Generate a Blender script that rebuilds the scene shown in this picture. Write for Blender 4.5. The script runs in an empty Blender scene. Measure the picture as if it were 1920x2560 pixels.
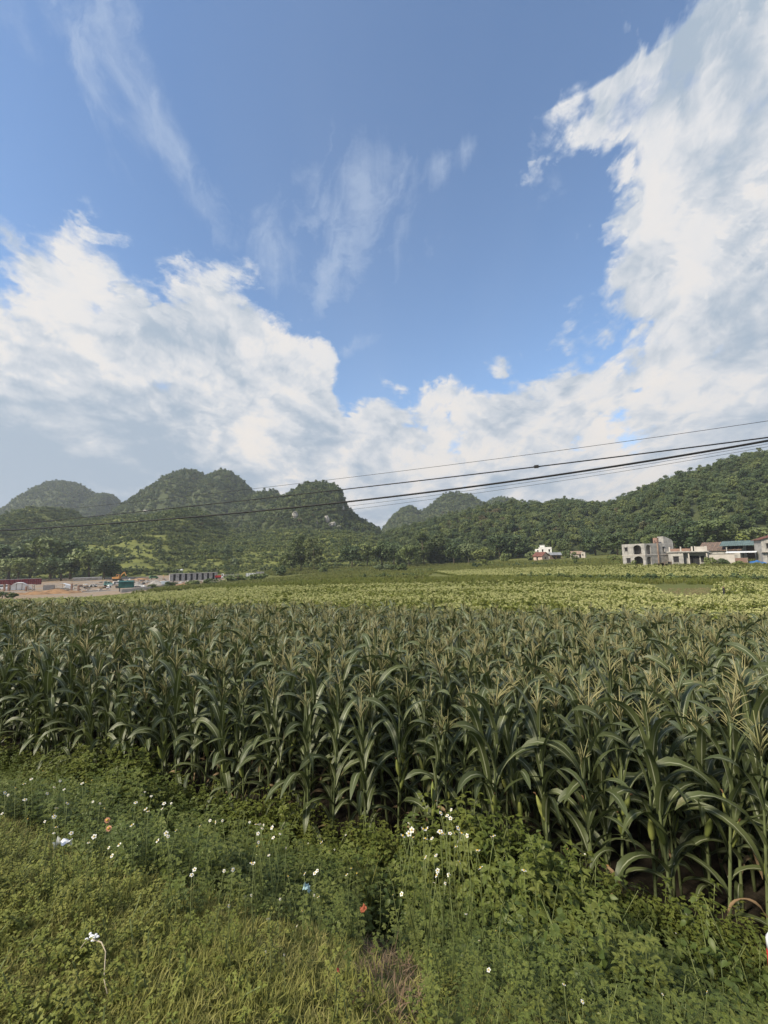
import bpy, bmesh, math, random
import numpy as np
from mathutils import Vector, Matrix, Euler

random.seed(7)
RNG = np.random.default_rng(11)
R = math.radians
SC = bpy.context.scene
COL = SC.collection

# ------------------------------------------------------------------ camera
F = 1060.0                      # focal length in photograph pixels (1920 x 2560)
PITCH = R(6.2)
ROLL = R(-1.3)
CAM_Z = 3.4                     # above the soil of the maize field
cam_data = bpy.data.cameras.new('camera')
cam_data.sensor_fit = 'VERTICAL'
cam_data.sensor_height = 36.0
cam_data.lens = 36.0 * F / 2560.0
cam_data.clip_start = 0.05
cam_data.clip_end = 6000
cam = bpy.data.objects.new('camera', cam_data)
COL.objects.link(cam)
CAMR = Matrix.Rotation(math.pi / 2 + PITCH, 3, 'X') @ Matrix.Rotation(ROLL, 3, 'Z')
cam.matrix_world = Matrix.Translation((0, 0, CAM_Z)) @ CAMR.to_4x4()
SC.camera = cam
CR = np.array(CAMR)

def ray(px, py):
    return CAMR @ Vector(((px - 960) / F, -(py - 1280) / F, -1.0))

def at(px, py, Y):
    """The point seen at a photograph pixel, Y metres in front."""
    d = ray(px, py)
    return Vector((0, 0, CAM_Z)) + d * (Y / d.y)

def project(x, y, z):
    p = np.stack([np.asarray(x, float), np.asarray(y, float), np.asarray(z, float) - CAM_Z], -1)
    q = p @ CR
    w = np.where(-q[..., 2] > 1e-3, -q[..., 2], np.nan)
    return 960 + F * q[..., 0] / w, 1280 - F * q[..., 1] / w

# ------------------------------------------------------------------ node helpers
class Sk:
    """A socket with arithmetic: every operation adds a Math node."""
    def __init__(s, t, k): s.t, s.k = t, k
    def op(s, o, *a):
        n = s.t.nodes.new('ShaderNodeMath'); n.operation = o
        for i, v in enumerate((s,) + a):
            if isinstance(v, Sk): s.t.links.new(v.k, n.inputs[i])
            else: n.inputs[i].default_value = v
        return Sk(s.t, n.outputs[0])
    def __add__(s, o): return s.op('ADD', o)
    __radd__ = __add__
    def __sub__(s, o): return s.op('SUBTRACT', o)
    def __rsub__(s, o): return (s * -1.0) + o
    def __mul__(s, o): return s.op('MULTIPLY', o)
    __rmul__ = __mul__
    def __truediv__(s, o): return s.op('DIVIDE', o)
    def ss(s, a, b):
        n = s.t.nodes.new('ShaderNodeMapRange'); n.interpolation_type = 'SMOOTHSTEP'
        s.t.links.new(s.k, n.inputs[0]); n.inputs[1].default_value = a; n.inputs[2].default_value = b
        return Sk(s.t, n.outputs[0])
    def lin(s, a, b, c=0.0, d=1.0):
        n = s.t.nodes.new('ShaderNodeMapRange')
        s.t.links.new(s.k, n.inputs[0])
        for i, v in enumerate((a, b, c, d)): n.inputs[i + 1].default_value = v
        return Sk(s.t, n.outputs[0])

def mixc(t, f, a, b):
    n = t.nodes.new('ShaderNodeMix'); n.data_type = 'RGBA'
    for i, v in ((0, f), (6, a), (7, b)):
        if isinstance(v, Sk): t.links.new(v.k, n.inputs[i])
        elif isinstance(v, bpy.types.NodeSocket): t.links.new(v, n.inputs[i])
        elif i == 0: n.inputs[0].default_value = v
        else: n.inputs[i].default_value = (*v[:3], 1)
    return n.outputs[2]

def comb(t, x, y, z):
    n = t.nodes.new('ShaderNodeCombineXYZ')
    for i, v in enumerate((x, y, z)):
        if isinstance(v, Sk): t.links.new(v.k, n.inputs[i])
        else: n.inputs[i].default_value = v
    return n.outputs[0]

def noise(t, vec, scale, detail=6, rough=.55, dist=0.0, lac=2.0):
    n = t.nodes.new('ShaderNodeTexNoise')
    if vec is not None: t.links.new(vec, n.inputs['Vector'])
    n.inputs['Scale'].default_value = scale; n.inputs['Detail'].default_value = detail
    n.inputs['Roughness'].default_value = rough; n.inputs['Distortion'].default_value = dist
    n.inputs['Lacunarity'].default_value = lac
    return Sk(t, n.outputs[0])

def curve01(t, val, pts):
    n = t.nodes.new('ShaderNodeFloatCurve')
    c = n.mapping.curves[0]
    pts = sorted(pts)
    c.points[0].location = pts[0]; c.points[1].location = pts[-1]
    for p in pts[1:-1]: c.points.new(*p)
    for p in c.points: p.handle_type = 'AUTO_CLAMPED'
    n.mapping.update()
    t.links.new(val.k, n.inputs['Value'])
    return Sk(t, n.outputs[0])

# ------------------------------------------------------------------ world: sky with clouds
SUN_AZ = R(240)      # clockwise from straight ahead (+Y): behind the camera and to the left
SUN_EL = R(38)
world = bpy.data.worlds.new('World'); SC.world = world; world.use_nodes = True
wt = world.node_tree; wt.nodes.clear()
sky = wt.nodes.new('ShaderNodeTexSky'); sky.sky_type = 'NISHITA'; sky.sun_disc = False
sky.sun_elevation = SUN_EL; sky.sun_rotation = SUN_AZ; sky.air_density = 1.0; sky.dust_density = 0.3; sky.ozone_density = 2.2
geo = wt.nodes.new('ShaderNodeTexCoord')
sep = wt.nodes.new('ShaderNodeSeparateXYZ'); wt.links.new(geo.outputs['Generated'], sep.inputs[0])
dx, dy, dz = (Sk(wt, sep.outputs[i]) for i in range(3))
az = dx.op('ARCTAN2', dy)
el = dz.op('ARCSINE')
def azel(px, py):
    d = ray(px, py).normalized()
    return math.atan2(d.x, d.y), math.asin(d.z)
AN = lambda a: (a + R(90)) / R(180)
EN = lambda e: (e + R(10)) / R(100)
azn = (az + R(90)) / R(180)
eln = (el + R(10)) / R(100)
low = [(-500, 800), (-250, 720), (0, 675), (80, 665), (130, 640), (190, 610), (250, 622), (330, 650), (430, 652), (520, 650), (600, 680), (650, 735),
       (720, 795), (800, 855), (828, 890), (850, 985), (880, 1020), (960, 1002), (1060, 990), (1140, 955), (1200, 935), (1255, 930),
       (1300, 968), (1360, 935), (1450, 900), (1600, 860), (1920, 840), (2300, 840)]
elow = curve01(wt, azn, [(0.0, 0.42)] + [(AN(azel(*p)[0]), EN(azel(*p)[1])) for p in low] + [(1.0, 0.45)])
rgt = [(1700, -160), (1700, 0), (1660, 70), (1590, 140), (1530, 190), (1450, 235), (1390, 310), (1375, 370), (1450, 415), (1510, 440), (1470, 530),
       (1450, 590), (1520, 640), (1490, 690), (1500, 760), (1535, 820), (1560, 865), (1500, 900)]
argt = curve01(wt, eln, [(0.0, .78)] + sorted((EN(azel(*p)[1]), AN(azel(*p)[0])) for p in rgt) + [(1.0, 0.80)])
cosel = el.op('COSINE')
d_low = (elow - eln) * R(100)
d_rgt = (azn - argt) * R(180) * cosel
d_rgt = d_rgt - (az - R(75)).op('MAXIMUM', 0.0) * 1.2
field = d_low.op('SMOOTH_MAX', d_rgt, 0.06)
# cloud plane seen in perspective, drawn out along the streets that run away from the camera
den = dz.op('MAXIMUM', 0.0) + 0.26
X, Y = dx / den, dy / den
P = comb(wt, X, Y * 0.8, 0.0)
P2 = comb(wt, X * 1.0 + 7.3, Y * 0.30 + 2.0, 0.6)
Q = comb(wt, az * 1.0, el * 1.5, 0.3)
nb = noise(wt, Q, 3.2, 7, .60, .6)
nbig = noise(wt, P, 2.6, 6, .60, .25)
nfine = noise(wt, P, 10.0, 5, .62, .15)
def billow(ox, oy):
    v = wt.nodes.new('ShaderNodeTexVoronoi'); v.voronoi_dimensions = '2D'; v.feature = 'F1'; v.normalize = True
    wv = (nb - 0.5) * 0.5
    wt.links.new(comb(wt, X + ox + wv, (Y + oy) * 0.85 + wv, 0.0), v.inputs['Vector'])
    v.inputs['Scale'].default_value = 4.6; v.inputs['Detail'].default_value = 3.0; v.inputs['Roughness'].default_value = 0.55
    return Sk(wt, v.outputs['Distance'])
bil = billow(0.0, 0.0)
nq = noise(wt, comb(wt, az * cosel, el * 1.15, 2.7), 8.5, 6, .60, .2)
edge = field + (nb - 0.5) * 0.12 + (nbig - 0.5) * 0.20 + (nq - 0.5) * 0.26 + (nfine - 0.5) * 0.12 + (0.335 - bil) * 0.28
alpha = edge.ss(-0.018, 0.055)
# small thin gaps inside the banks
gap = (nbig * .35 + nq * .4 + nfine * .25 + field * 0.15).ss(0.36, 0.46) * 0.7 + 0.3
inner = field.ss(0.30, 0.5)
alpha = alpha * (gap.op('MAXIMUM', inner))
# soft wisps between the banks
def blob(px, py, sx, sy, ang, amp):
    a0, e0 = azel(px, py)
    u = (az - a0) * cosel; v = el - e0
    c, s = math.cos(ang), math.sin(ang)
    U = (u * c + v * s) / sx; V = (v * c - u * s) / sy
    return ((U * U + V * V) * -1.0).op('EXPONENT') * amp
def fibres(ang, z):
    c, q = math.cos(ang), math.sin(ang)
    wv = (nb - 0.5) * 0.35
    u = az * c + el * q + wv; v = el * c - az * q + wv * 0.6
    return noise(wt, comb(wt, u * 0.8, v * 1.25, z), 9.0, 6, .60, .6)
def wisps(blobs, ang, z):
    g = None
    for b in blobs:
        w = blob(*b); g = w if g is None else g + w
    g = g.op('MINIMUM', 1.0)
    return (fibres(ang, z) * 1.9 + (nq - 0.5) * 1.0 + g * 0.70 - 1.32).ss(-0.15, 0.85) * g.ss(0.02, 0.55)
w1 = wisps([(800, 560, .10, .22, R(-32), .62), (760, 640, .07, .07, R(-10), .35), (900, 660, .15, .09, R(15), .5), (1120, 405, .07, .03, R(25), .75), (960, 420, .05, .11, R(-38), .5), (640, 640, .08, .10, R(-10), .4), (1150, 640, .14, .10, R(10), .35),
            (1385, 470, .04, .05, R(-30), .5), (1380, 690, .05, .03, 0, .5), (1010, 810, .10, .05, R(-20), .5), (900, 860, .05, .025, R(25), 1.0)], R(58), 4.1)
w2 = wisps([(235, 250, .022, .09, R(32), .5), (310, 110, .05, .09, R(15), .75), (415, 350, .03, .10, R(32), .65), (90, 60, .14, .18, R(20), .3), (560, 560, .05, .08, R(30), .6), (500, 470, .03, .09, R(35), .45), (80, 600, .16, .03, R(5), .8)], R(-52), 8.6)
wisp = w1.op('MAXIMUM', w2) * 0.54
veil = noise(wt, P2, 0.8, 4, .5, .2).ss(.45, .8) * 0.14
cover = alpha.op('MAXIMUM', wisp).op('MAXIMUM', veil)
# relief: thicker towards the light reads brighter
th = (el - 0.02).op('ARCTAN2', az - 0.04); rho = ((az - 0.04) * (az - 0.04) + (el - 0.02) * (el - 0.02)).op('SQRT')
st = noise(wt, comb(wt, th * 1.5, rho * 1.25 + (nb - 0.5) * 0.5, 1.2), 4.2, 6, .60, .3)
st2 = noise(wt, comb(wt, X * 1.2 + 1.7, Y * .75, 5.2), 3.0, 5, .58, .3)
kr = rho.ss(0.55, 0.95)
st = st * kr + st2 * (1.0 - kr)
calm = el.ss(R(2), R(24)) * 0.75 + 0.25
lit = (st - 0.5) * 3.0 + ((billow(-0.035, 0.03) - bil) * 1.4 + (nfine - 0.5) * 0.5 + (0.30 - bil) * 0.7) * calm + 0.68
# heavy grey cloud bases low in the sky; sunlit rims near the open blue
base = (elow - eln).ss(0.06, 0.30) * (el.ss(R(40), R(8)))
lit = lit - base * 0.34 - (az.ss(R(-20), R(-42)) * el.ss(R(24), R(8))) * 0.55 + field.ss(0.16, 0.0) * 0.12
lit = lit.ss(0.05, 1.0)
ccol = mixc(wt, lit, (0.32, 0.39, 0.475), (0.62, 0.625, 0.64))
warm = (lit * st * 1.6).ss(0.62, 1.15) * el.ss(R(60), R(15))
ccol = mixc(wt, warm, ccol, (0.72, 0.675, 0.63))
wcol = mixc(wt, alpha, (0.46, 0.53, 0.64), ccol)
hsv = wt.nodes.new('ShaderNodeHueSaturation'); hsv.inputs['Saturation'].default_value = 1.07; hsv.inputs['Value'].default_value = 1.10; wt.links.new(sky.outputs[0], hsv.inputs['Color'])
b_sky = wt.nodes.new('ShaderNodeBackground'); wt.links.new(hsv.outputs[0], b_sky.inputs[0]); b_sky.inputs[1].default_value = 0.15
b_cl = wt.nodes.new('ShaderNodeBackground'); wt.links.new(wcol, b_cl.inputs[0]); b_cl.inputs[1].default_value = 1.0
mx = wt.nodes.new('ShaderNodeMixShader'); wt.links.new(cover.k, mx.inputs[0])
wt.links.new(b_sky.outputs[0], mx.inputs[1]); wt.links.new(b_cl.outputs[0], mx.inputs[2])
wo = wt.nodes.new('ShaderNodeOutputWorld'); wt.links.new(mx.outputs[0], wo.inputs[0])
world.cycles.sampling_method = 'MANUAL'; world.cycles.sample_map_resolution = 512

sun_d = bpy.data.lights.new('sun', 'SUN'); sun_d.energy = 4.8; sun_d.angle = R(9); sun_d.color = (1.0, 0.90, 0.72)
sun = bpy.data.objects.new('sun', sun_d); COL.objects.link(sun)
sdir = Vector((math.sin(SUN_AZ) * math.cos(SUN_EL), math.cos(SUN_AZ) * math.cos(SUN_EL), math.sin(SUN_EL)))
sun.rotation_euler = sdir.to_track_quat('Z', 'Y').to_euler()

SC.view_settings.view_transform = 'Standard'; SC.view_settings.look = 'None'
SC.view_settings.exposure = 0.35; SC.view_settings.gamma = 1.0; SC.view_settings.use_curve_mapping = False
SC.render.engine = 'CYCLES'
cy = SC.cycles
cy.max_bounces = 6; cy.diffuse_bounces = 3; cy.glossy_bounces = 2; cy.transmission_bounces = 4; cy.transparent_max_bounces = 6; cy.volume_bounces = 0

# ------------------------------------------------------------------ small tools
def tag(o, label=None, cat=None, group=None, kind=None):
    for k, v in (('label', label), ('category', cat), ('group', group), ('kind', kind)):
        if v: o[k] = v
    return o

def link(o, parent=None):
    COL.objects.link(o)
    if parent is not None: o.parent = parent
    return o

def empty(name, loc=(0, 0, 0), rz=0.0, label=None, cat=None, group=None):
    o = bpy.data.objects.new(name, None); o.location = loc; o.rotation_euler = (0, 0, rz); o.empty_display_size = .1
    link(o); return tag(o, label, cat, group, 'thing' if cat else None)

def mesh_np(name, V, faces, mats=(), smooth=False, uv=None, fm=None):
    """Mesh from numpy: faces is an (n, k) array or a list of tuples."""
    me = bpy.data.meshes.new(name)
    V = np.asarray(V, np.float32)
    if isinstance(faces, np.ndarray):
        n, k = faces.shape
        me.vertices.add(len(V)); me.vertices.foreach_set('co', V.ravel())
        me.loops.add(n * k); me.loops.foreach_set('vertex_index', faces.astype(np.int32).ravel())
        me.polygons.add(n); me.polygons.foreach_set('loop_start', np.arange(0, n * k, k, dtype=np.int32))
        me.update(calc_edges=True)
    else:
        me.from_pydata(V.tolist(), [], [tuple(int(i) for i in f) for f in faces])
        me.update()
    for m in mats: me.materials.append(m)
    if smooth: me.polygons.foreach_set('use_smooth', np.ones(len(me.polygons), bool))
    if fm is not None: me.polygons.foreach_set('material_index', np.asarray(fm, np.int32))
    if uv is not None:
        l = me.uv_layers.new(name='UVMap')
        vi = np.empty(len(me.loops), np.int32); me.loops.foreach_get('vertex_index', vi)
        l.data.foreach_set('uv', np.asarray(uv, np.float32)[vi].ravel())
    return me

class MB:
    """Collects boxes, prisms and tubes into one mesh part."""
    def __init__(s): s.v, s.f = [], []
    def poly(s, pts, faces):
        b = len(s.v); s.v += [tuple(p) for p in pts]; s.f += [tuple(b + i for i in f) for f in faces]; return s
    def box(s, x0, x1, y0, y1, z0, z1):
        return s.poly([(x0, y0, z0), (x1, y0, z0), (x1, y1, z0), (x0, y1, z0), (x0, y0, z1), (x1, y0, z1), (x1, y1, z1), (x0, y1, z1)],
                      [(0, 3, 2, 1), (4, 5, 6, 7), (0, 1, 5, 4), (1, 2, 6, 5), (2, 3, 7, 6), (3, 0, 4, 7)])
    def prism(s, prof, a, b, axis=1):
        """A closed profile of 2D points swept from a to b along an axis (0 x, 1 y, 2 z)."""
        n = len(prof)
        def p(q, t):
            return {0: (t, q[0], q[1]), 1: (q[0], t, q[1]), 2: (q[0], q[1], t)}[axis]
        return s.poly([p(q, a) for q in prof] + [p(q, b) for q in prof],
                      [tuple(range(n - 1, -1, -1)), tuple(range(n, 2 * n))] + [(i, (i + 1) % n, n + (i + 1) % n, n + i) for i in range(n)])
    def tube(s, pts, rad, n=6):
        pts = [Vector(p) for p in pts]; b = len(s.v)
        if not hasattr(rad, '__len__'): rad = [rad] * len(pts)
        for i, p in enumerate(pts):
            t = (pts[min(i + 1, len(pts) - 1)] - pts[max(i - 1, 0)]).normalized()
            u = t.orthogonal().normalized() if i == 0 else (u - t * u.dot(t)).normalized()
            w = t.cross(u)
            s.v += [tuple(p + (u * math.cos(2 * math.pi * k / n) + w * math.sin(2 * math.pi * k / n)) * rad[i]) for k in range(n)]
        for i in range(len(pts) - 1):
            for k in range(n):
                a, c = b + i * n + k, b + i * n + (k + 1) % n
                s.f.append((a, c, c + n, a + n))
        s.f.append(tuple(b + k for k in range(n - 1, -1, -1))); e = b + (len(pts) - 1) * n
        s.f.append(tuple(e + k for k in range(n)))
        return s
    def ball(s, c, rx, ry, rz, nu=8, nv=5):
        b = len(s.v); s.v.append((c[0], c[1], c[2] - rz))
        for j in range(1, nv):
            a = math.pi * j / nv
            for i in range(nu):
                p = 2 * math.pi * i / nu
                s.v.append((c[0] + rx * math.sin(a) * math.cos(p), c[1] + ry * math.sin(a) * math.sin(p), c[2] - rz * math.cos(a)))
        s.v.append((c[0], c[1], c[2] + rz)); t = len(s.v) - 1
        for i in range(nu):
            s.f.append((b, b + 1 + (i + 1) % nu, b + 1 + i)); o = b + 1 + (nv - 2) * nu
            s.f.append((t, o + i, o + (i + 1) % nu))
            for j in range(nv - 2):
                o = b + 1 + j * nu; s.f.append((o + i, o + (i + 1) % nu, o + nu + (i + 1) % nu, o + nu + i))
        return s
    def build(s, name, mat, parent=None, smooth=False, label=None):
        me = mesh_np(name, s.v, s.f, [mat], smooth)
        o = bpy.data.objects.new(name, me); link(o, parent)
        if label: o['label'] = label
        return o

def vnoise(x, y, seed=0):
    xi, yi = np.floor(x), np.floor(y); fx, fy = x - xi, y - yi
    def h(a, b):
        v = np.sin(a * 127.1 + b * 311.7 + seed * 74.7) * 43758.5453
        return v - np.floor(v)
    fx = fx * fx * (3 - 2 * fx); fy = fy * fy * (3 - 2 * fy)
    return (h(xi, yi) * (1 - fx) + h(xi + 1, yi) * fx) * (1 - fy) + (h(xi, yi + 1) * (1 - fx) + h(xi + 1, yi + 1) * fx) * fy

def fbm(x, y, o=4, seed=0):
    t, a = 0, .5
    for i in range(o):
        t = t + a * vnoise(x * 2 ** i, y * 2 ** i, seed + i * 3); a *= .5
    return t

# ------------------------------------------------------------------ materials
def mat_new(name):
    m = bpy.data.materials.new(name); m.use_nodes = True; t = m.node_tree; t.nodes.clear()
    out = t.nodes.new('ShaderNodeOutputMaterial'); b = t.nodes.new('ShaderNodeBsdfPrincipled')
    t.links.new(b.outputs[0], out.inputs[0]); return m, t, b, out

def solid(name, col, rough=.85, var=.25, scale=2.0, metal=0.0, bump=0.0, col2=None, coord='Object', spec=.3):
    """A surface with mottled colour, col towards col2 (or a darker col)."""
    m, t, b, out = mat_new(name)
    tc = t.nodes.new('ShaderNodeTexCoord')
    n = noise(t, tc.outputs[coord], scale, 7, .62)
    c2 = col2 or tuple(c * (1 - var * 1.6) for c in col)
    t.links.new(mixc(t, n.ss(.32, .68), c2, col), b.inputs['Base Color'])
    b.inputs['Roughness'].default_value = rough; b.inputs['Metallic'].default_value = metal; b.inputs['Specular IOR Level'].default_value = spec
    if bump:
        bn = t.nodes.new('ShaderNodeBump'); bn.inputs['Strength'].default_value = bump; bn.inputs['Distance'].default_value = .05
        t.links.new(n.k, bn.inputs['Height']); t.links.new(bn.outputs[0], b.inputs['Normal'])
    return m

def leafmat(name, cols, rough=.55, trans=.22, spec=.35, nscale=.0, tip=None):
    """Foliage: colour drawn per object or instance from a ramp, light passing through the blade."""
    m, t, b, out = mat_new(name)
    oi = t.nodes.new('ShaderNodeObjectInfo'); r = Sk(t, oi.outputs['Random'])
    if nscale:
        tc = t.nodes.new('ShaderNodeNewGeometry')
        n = noise(t, tc.outputs['Position'], nscale, 4, .6).ss(.3, .7)
        r = (r * .5 + n * .5)
    rp = t.nodes.new('ShaderNodeValToRGB'); t.links.new(r.k, rp.inputs[0])
    while len(rp.color_ramp.elements) < len(cols): rp.color_ramp.elements.new(.5)
    for i, c in enumerate(cols):
        rp.color_ramp.elements[i].position = i / (len(cols) - 1); rp.color_ramp.elements[i].color = (*c, 1)
    col = rp.outputs[0]
    t.links.new(col, b.inputs['Base Color'])
    b.inputs['Roughness'].default_value = rough; b.inputs['Specular IOR Level'].default_value = spec
    if trans:
        tr = t.nodes.new('ShaderNodeBsdfTranslucent')
        t.links.new(mixc(t, .5, col, (.10, .16, .02)), tr.inputs[0])
        mx = t.nodes.new('ShaderNodeMixShader'); mx.inputs[0].default_value = trans
        t.links.new(b.outputs[0], mx.inputs[1]); t.links.new(tr.outputs[0], mx.inputs[2]); t.links.new(mx.outputs[0], out.inputs[0])
    return m

# ------------------------------------------------------------------ the lie of the land
NX, NY = 0.363, 0.932                       # across the road: distance s from the verge
def sdist(x, y): return NX * x + NY * y
def smooth(a, b, t):
    t = np.clip((t - a) / (b - a), 0, 1); return t * t * (3 - 2 * t)

_anch = []
for X0 in (-12, -6, 0, 5, 9):
    for s in (0, 4.5, 12, 19):
        y = (s - NX * X0) / NY; _anch.append((X0, y, -0.06 * max(s - 4.5, 0)))
for px, py, Yd in [(960, 1520, 40), (1500, 1516, 40), (1900, 1510, 38), (300, 1530, 42), (0, 1535, 44),
                   (60, 1500, 80), (350, 1480, 92), (700, 1460, 90), (1050, 1450, 88), (1350, 1444, 88), (1700, 1440, 84), (1910, 1440, 80),
                   (40, 1484, 120), (200, 1478, 130), (300, 1470, 140), (20, 1462, 172), (300, 1451, 180), (480, 1452, 190), (620, 1440, 200),
                   (900, 1421, 205), (1150, 1412, 220), (1350, 1398, 200), (1450, 1396, 190), (1540, 1413, 122), (1620, 1415, 115), (1720, 1410, 115), (1900, 1404, 118),
                   (100, 1440, 260), (500, 1424, 270), (800, 1412, 280), (1200, 1396, 280), (1600, 1380, 250), (1900, 1370, 250)]:
    p = at(px, py, Yd); _anch.append((p.x, p.y, p.z))
for u in (-1.1, -.4, .3, 1.1):
    for yy in (600, 1800): _anch.append((u * yy, yy, -1.0))
_anch = np.array(_anch)
def _uv(x, y):
    yy = np.clip(y, -4, 1800) + 15
    return np.stack([np.clip(x / yy, -1.5, 1.5) * 2.2, np.log(yy)], -1)
def _phi(r2): return .5 * r2 * np.log(np.maximum(r2, 1e-12))
_au = _uv(_anch[:, 0], _anch[:, 1]); _n = len(_au)
_K = _phi(((_au[:, None] - _au[None]) ** 2).sum(-1)) + 1e-3 * np.eye(_n)
_Pm = np.concatenate([np.ones((_n, 1)), _au], 1)
_A = np.block([[_K, _Pm], [_Pm.T, np.zeros((3, 3))]])
_w = np.linalg.solve(_A, np.concatenate([_anch[:, 2], np.zeros(3)]))
def gz(x, y):
    """Height of the ground."""
    x = np.asarray(x, float); y = np.asarray(y, float); sh = np.broadcast(x, y).shape
    x, y = np.broadcast_to(x, sh).ravel(), np.broadcast_to(y, sh).ravel()
    u = _uv(x, y); out = np.empty(len(x))
    for i in range(0, len(x), 20000):
        q = u[i:i + 20000]
        out[i:i + 20000] = _phi(((q[:, None] - _au[None]) ** 2).sum(-1)) @ _w[:_n] + _w[_n] + q @ _w[_n + 1:]
    s = sdist(x, y)
    near = 1 - smooth(18, 26, s)
    out = out * (1 - near) + near * (-0.06 * np.maximum(s - 4.5, 0))
    out += 1.72 * (1 - smooth(1.3, 4.3, s)) + (fbm(x * 1.3, y * 1.3, 3) - .45) * .16 * (1 - smooth(2.5, 6, s)) + (fbm(x * .05, y * .05, 3, 5) - .45) * .8 * smooth(25, 90, y)
    return out.reshape(sh)
def gz1(x, y): return float(gz(np.array([x]), np.array([y]))[0])
def onground(px, py, lift=0.0):
    """Where the ray through a pixel meets the ground (raised by lift)."""
    d = ray(px, py); lo = None; t = 0.4
    tt = np.geomspace(.6, 900, 900); xs, ys, zs = d.x * tt, d.y * tt, CAM_Z + d.z * tt
    g = gz(xs, ys) + lift; i = int(np.argmax(zs <= g)) if (zs <= g).any() else len(tt) - 1
    return Vector((float(xs[i]), float(ys[i]), float(g[i] - lift)))

def inpoly(px, py, poly):
    ins = np.zeros(np.shape(px), bool); n = len(poly)
    for i in range(n):
        (x1, y1), (x2, y2) = poly[i], poly[i - 1]
        c = ((y1 > py) != (y2 > py)) & (px < (x2 - x1) * (py - y1) / ((y2 - y1) or 1e-9) + x1)
        ins ^= c
    return ins

def spread(poly, dens, margin=1.0, xr=None, yr=None, seed=1):
    """Points strewn evenly over the ground inside an outline given as it lies in the photograph."""
    rng = np.random.default_rng(seed)
    c = [onground(*p) for p in poly]
    x0, x1 = (min(p.x for p in c), max(p.x for p in c)) if xr is None else xr
    y0, y1 = (min(p.y for p in c), max(p.y for p in c)) if yr is None else yr
    n = int((x1 - x0) * (y1 - y0) * dens)
    x, y = rng.uniform(x0, x1, n), rng.uniform(y0, y1, n)
    z = gz(x, y); px, py = project(x, y, z)
    k = inpoly(px, py, poly)
    return x[k], y[k], z[k]

# ------------------------------------------------------------------ ground sheet
def build_ground():
    ys = np.concatenate([np.linspace(-40, -4, 10), np.arange(-3, 9, .16), np.geomspace(9, 1700, 190)])
    us = np.linspace(-1, 1, 181)
    U, Yg = np.meshgrid(us, ys); Xg = U * (13 + 1.35 * np.maximum(Yg, 0)) 
    Z = gz(Xg, Yg)
    nr, nc = Xg.shape
    V = np.stack([Xg, Yg, Z], -1).reshape(-1, 3)
    i = np.arange((nr - 1) * (nc - 1)); r, c = i // (nc - 1), i % (nc - 1); a = r * nc + c
    faces = np.stack([a, a + 1, a + nc + 1, a + nc], -1)
    # what grows or lies where: the kind of ground, from its own place on the land
    px, py = project(V[:, 0], V[:, 1], V[:, 2]); px = np.nan_to_num(px); py = np.nan_to_num(py, nan=9999)
    dirt = inpoly(px, py, SITE)
    s = sdist(V[:, 0], V[:, 1])
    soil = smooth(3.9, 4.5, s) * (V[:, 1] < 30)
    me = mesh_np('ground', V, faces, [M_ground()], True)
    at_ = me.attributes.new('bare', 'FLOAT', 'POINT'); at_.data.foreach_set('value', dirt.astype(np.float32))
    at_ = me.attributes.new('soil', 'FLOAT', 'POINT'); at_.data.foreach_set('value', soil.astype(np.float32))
    o = bpy.data.objects.new('ground', me); link(o); tag(o, 'grassy valley ground with bare soil and field strips', None, None, 'structure')

SITE = [(-300, 1482), (-300, 1447), (110, 1447), (180, 1445), (330, 1443), (420, 1438), (560, 1440), (560, 1448), (520, 1462), (400, 1472), (330, 1482), (230, 1492), (60, 1500), (-300, 1512)]
def M_ground():
    m, t, b, out = mat_new('ground')
    g = t.nodes.new('ShaderNodeNewGeometry'); pos = g.outputs['Position']
    def attr(n):
        a = t.nodes.new('ShaderNodeAttribute'); a.attribute_name = n; return Sk(t, a.outputs['Fac'])
    n1 = noise(t, pos, .05, 6, .6); n2 = noise(t, pos, .9, 6, .65); n3 = noise(t, pos, 9, 6, .65)
    grass = mixc(t, n1.ss(.35, .65), (.115, .130, .036), (.16, .168, .048))
    grass = mixc(t, n3.ss(.35, .7) * .5, grass, (.05, .055, .025))
    dirt = mixc(t, n2.ss(.35, .65), (.25, .165, .10), (.30, .245, .185))
    dirt = mixc(t, noise(t, pos, .12, 5, .6).ss(.45, .6) * .7, dirt, (.24, .225, .21))
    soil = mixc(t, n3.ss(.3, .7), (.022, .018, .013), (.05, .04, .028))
    e = (attr('bare') + (n2 - .5) * .9).ss(.35, .6)
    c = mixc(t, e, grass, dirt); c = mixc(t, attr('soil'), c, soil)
    t.links.new(c, b.inputs['Base Color']); b.inputs['Roughness'].default_value = .95; b.inputs['Specular IOR Level'].default_value = .15
    bp = t.nodes.new('ShaderNodeBump'); bp.inputs['Strength'].default_value = .6; bp.inputs['Distance'].default_value = .04
    t.links.new(n3.k, bp.inputs['Height']); t.links.new(bp.outputs[0], b.inputs['Normal'])
    return m
build_ground()

# ------------------------------------------------------------------ scattering by geometry nodes
def protos(name, objs):
    c = bpy.data.collections.new(name)
    for i, (me) in enumerate(objs):
        o = bpy.data.objects.new('%s_%02d' % (name, i), me); c.objects.link(o)
    return c

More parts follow.
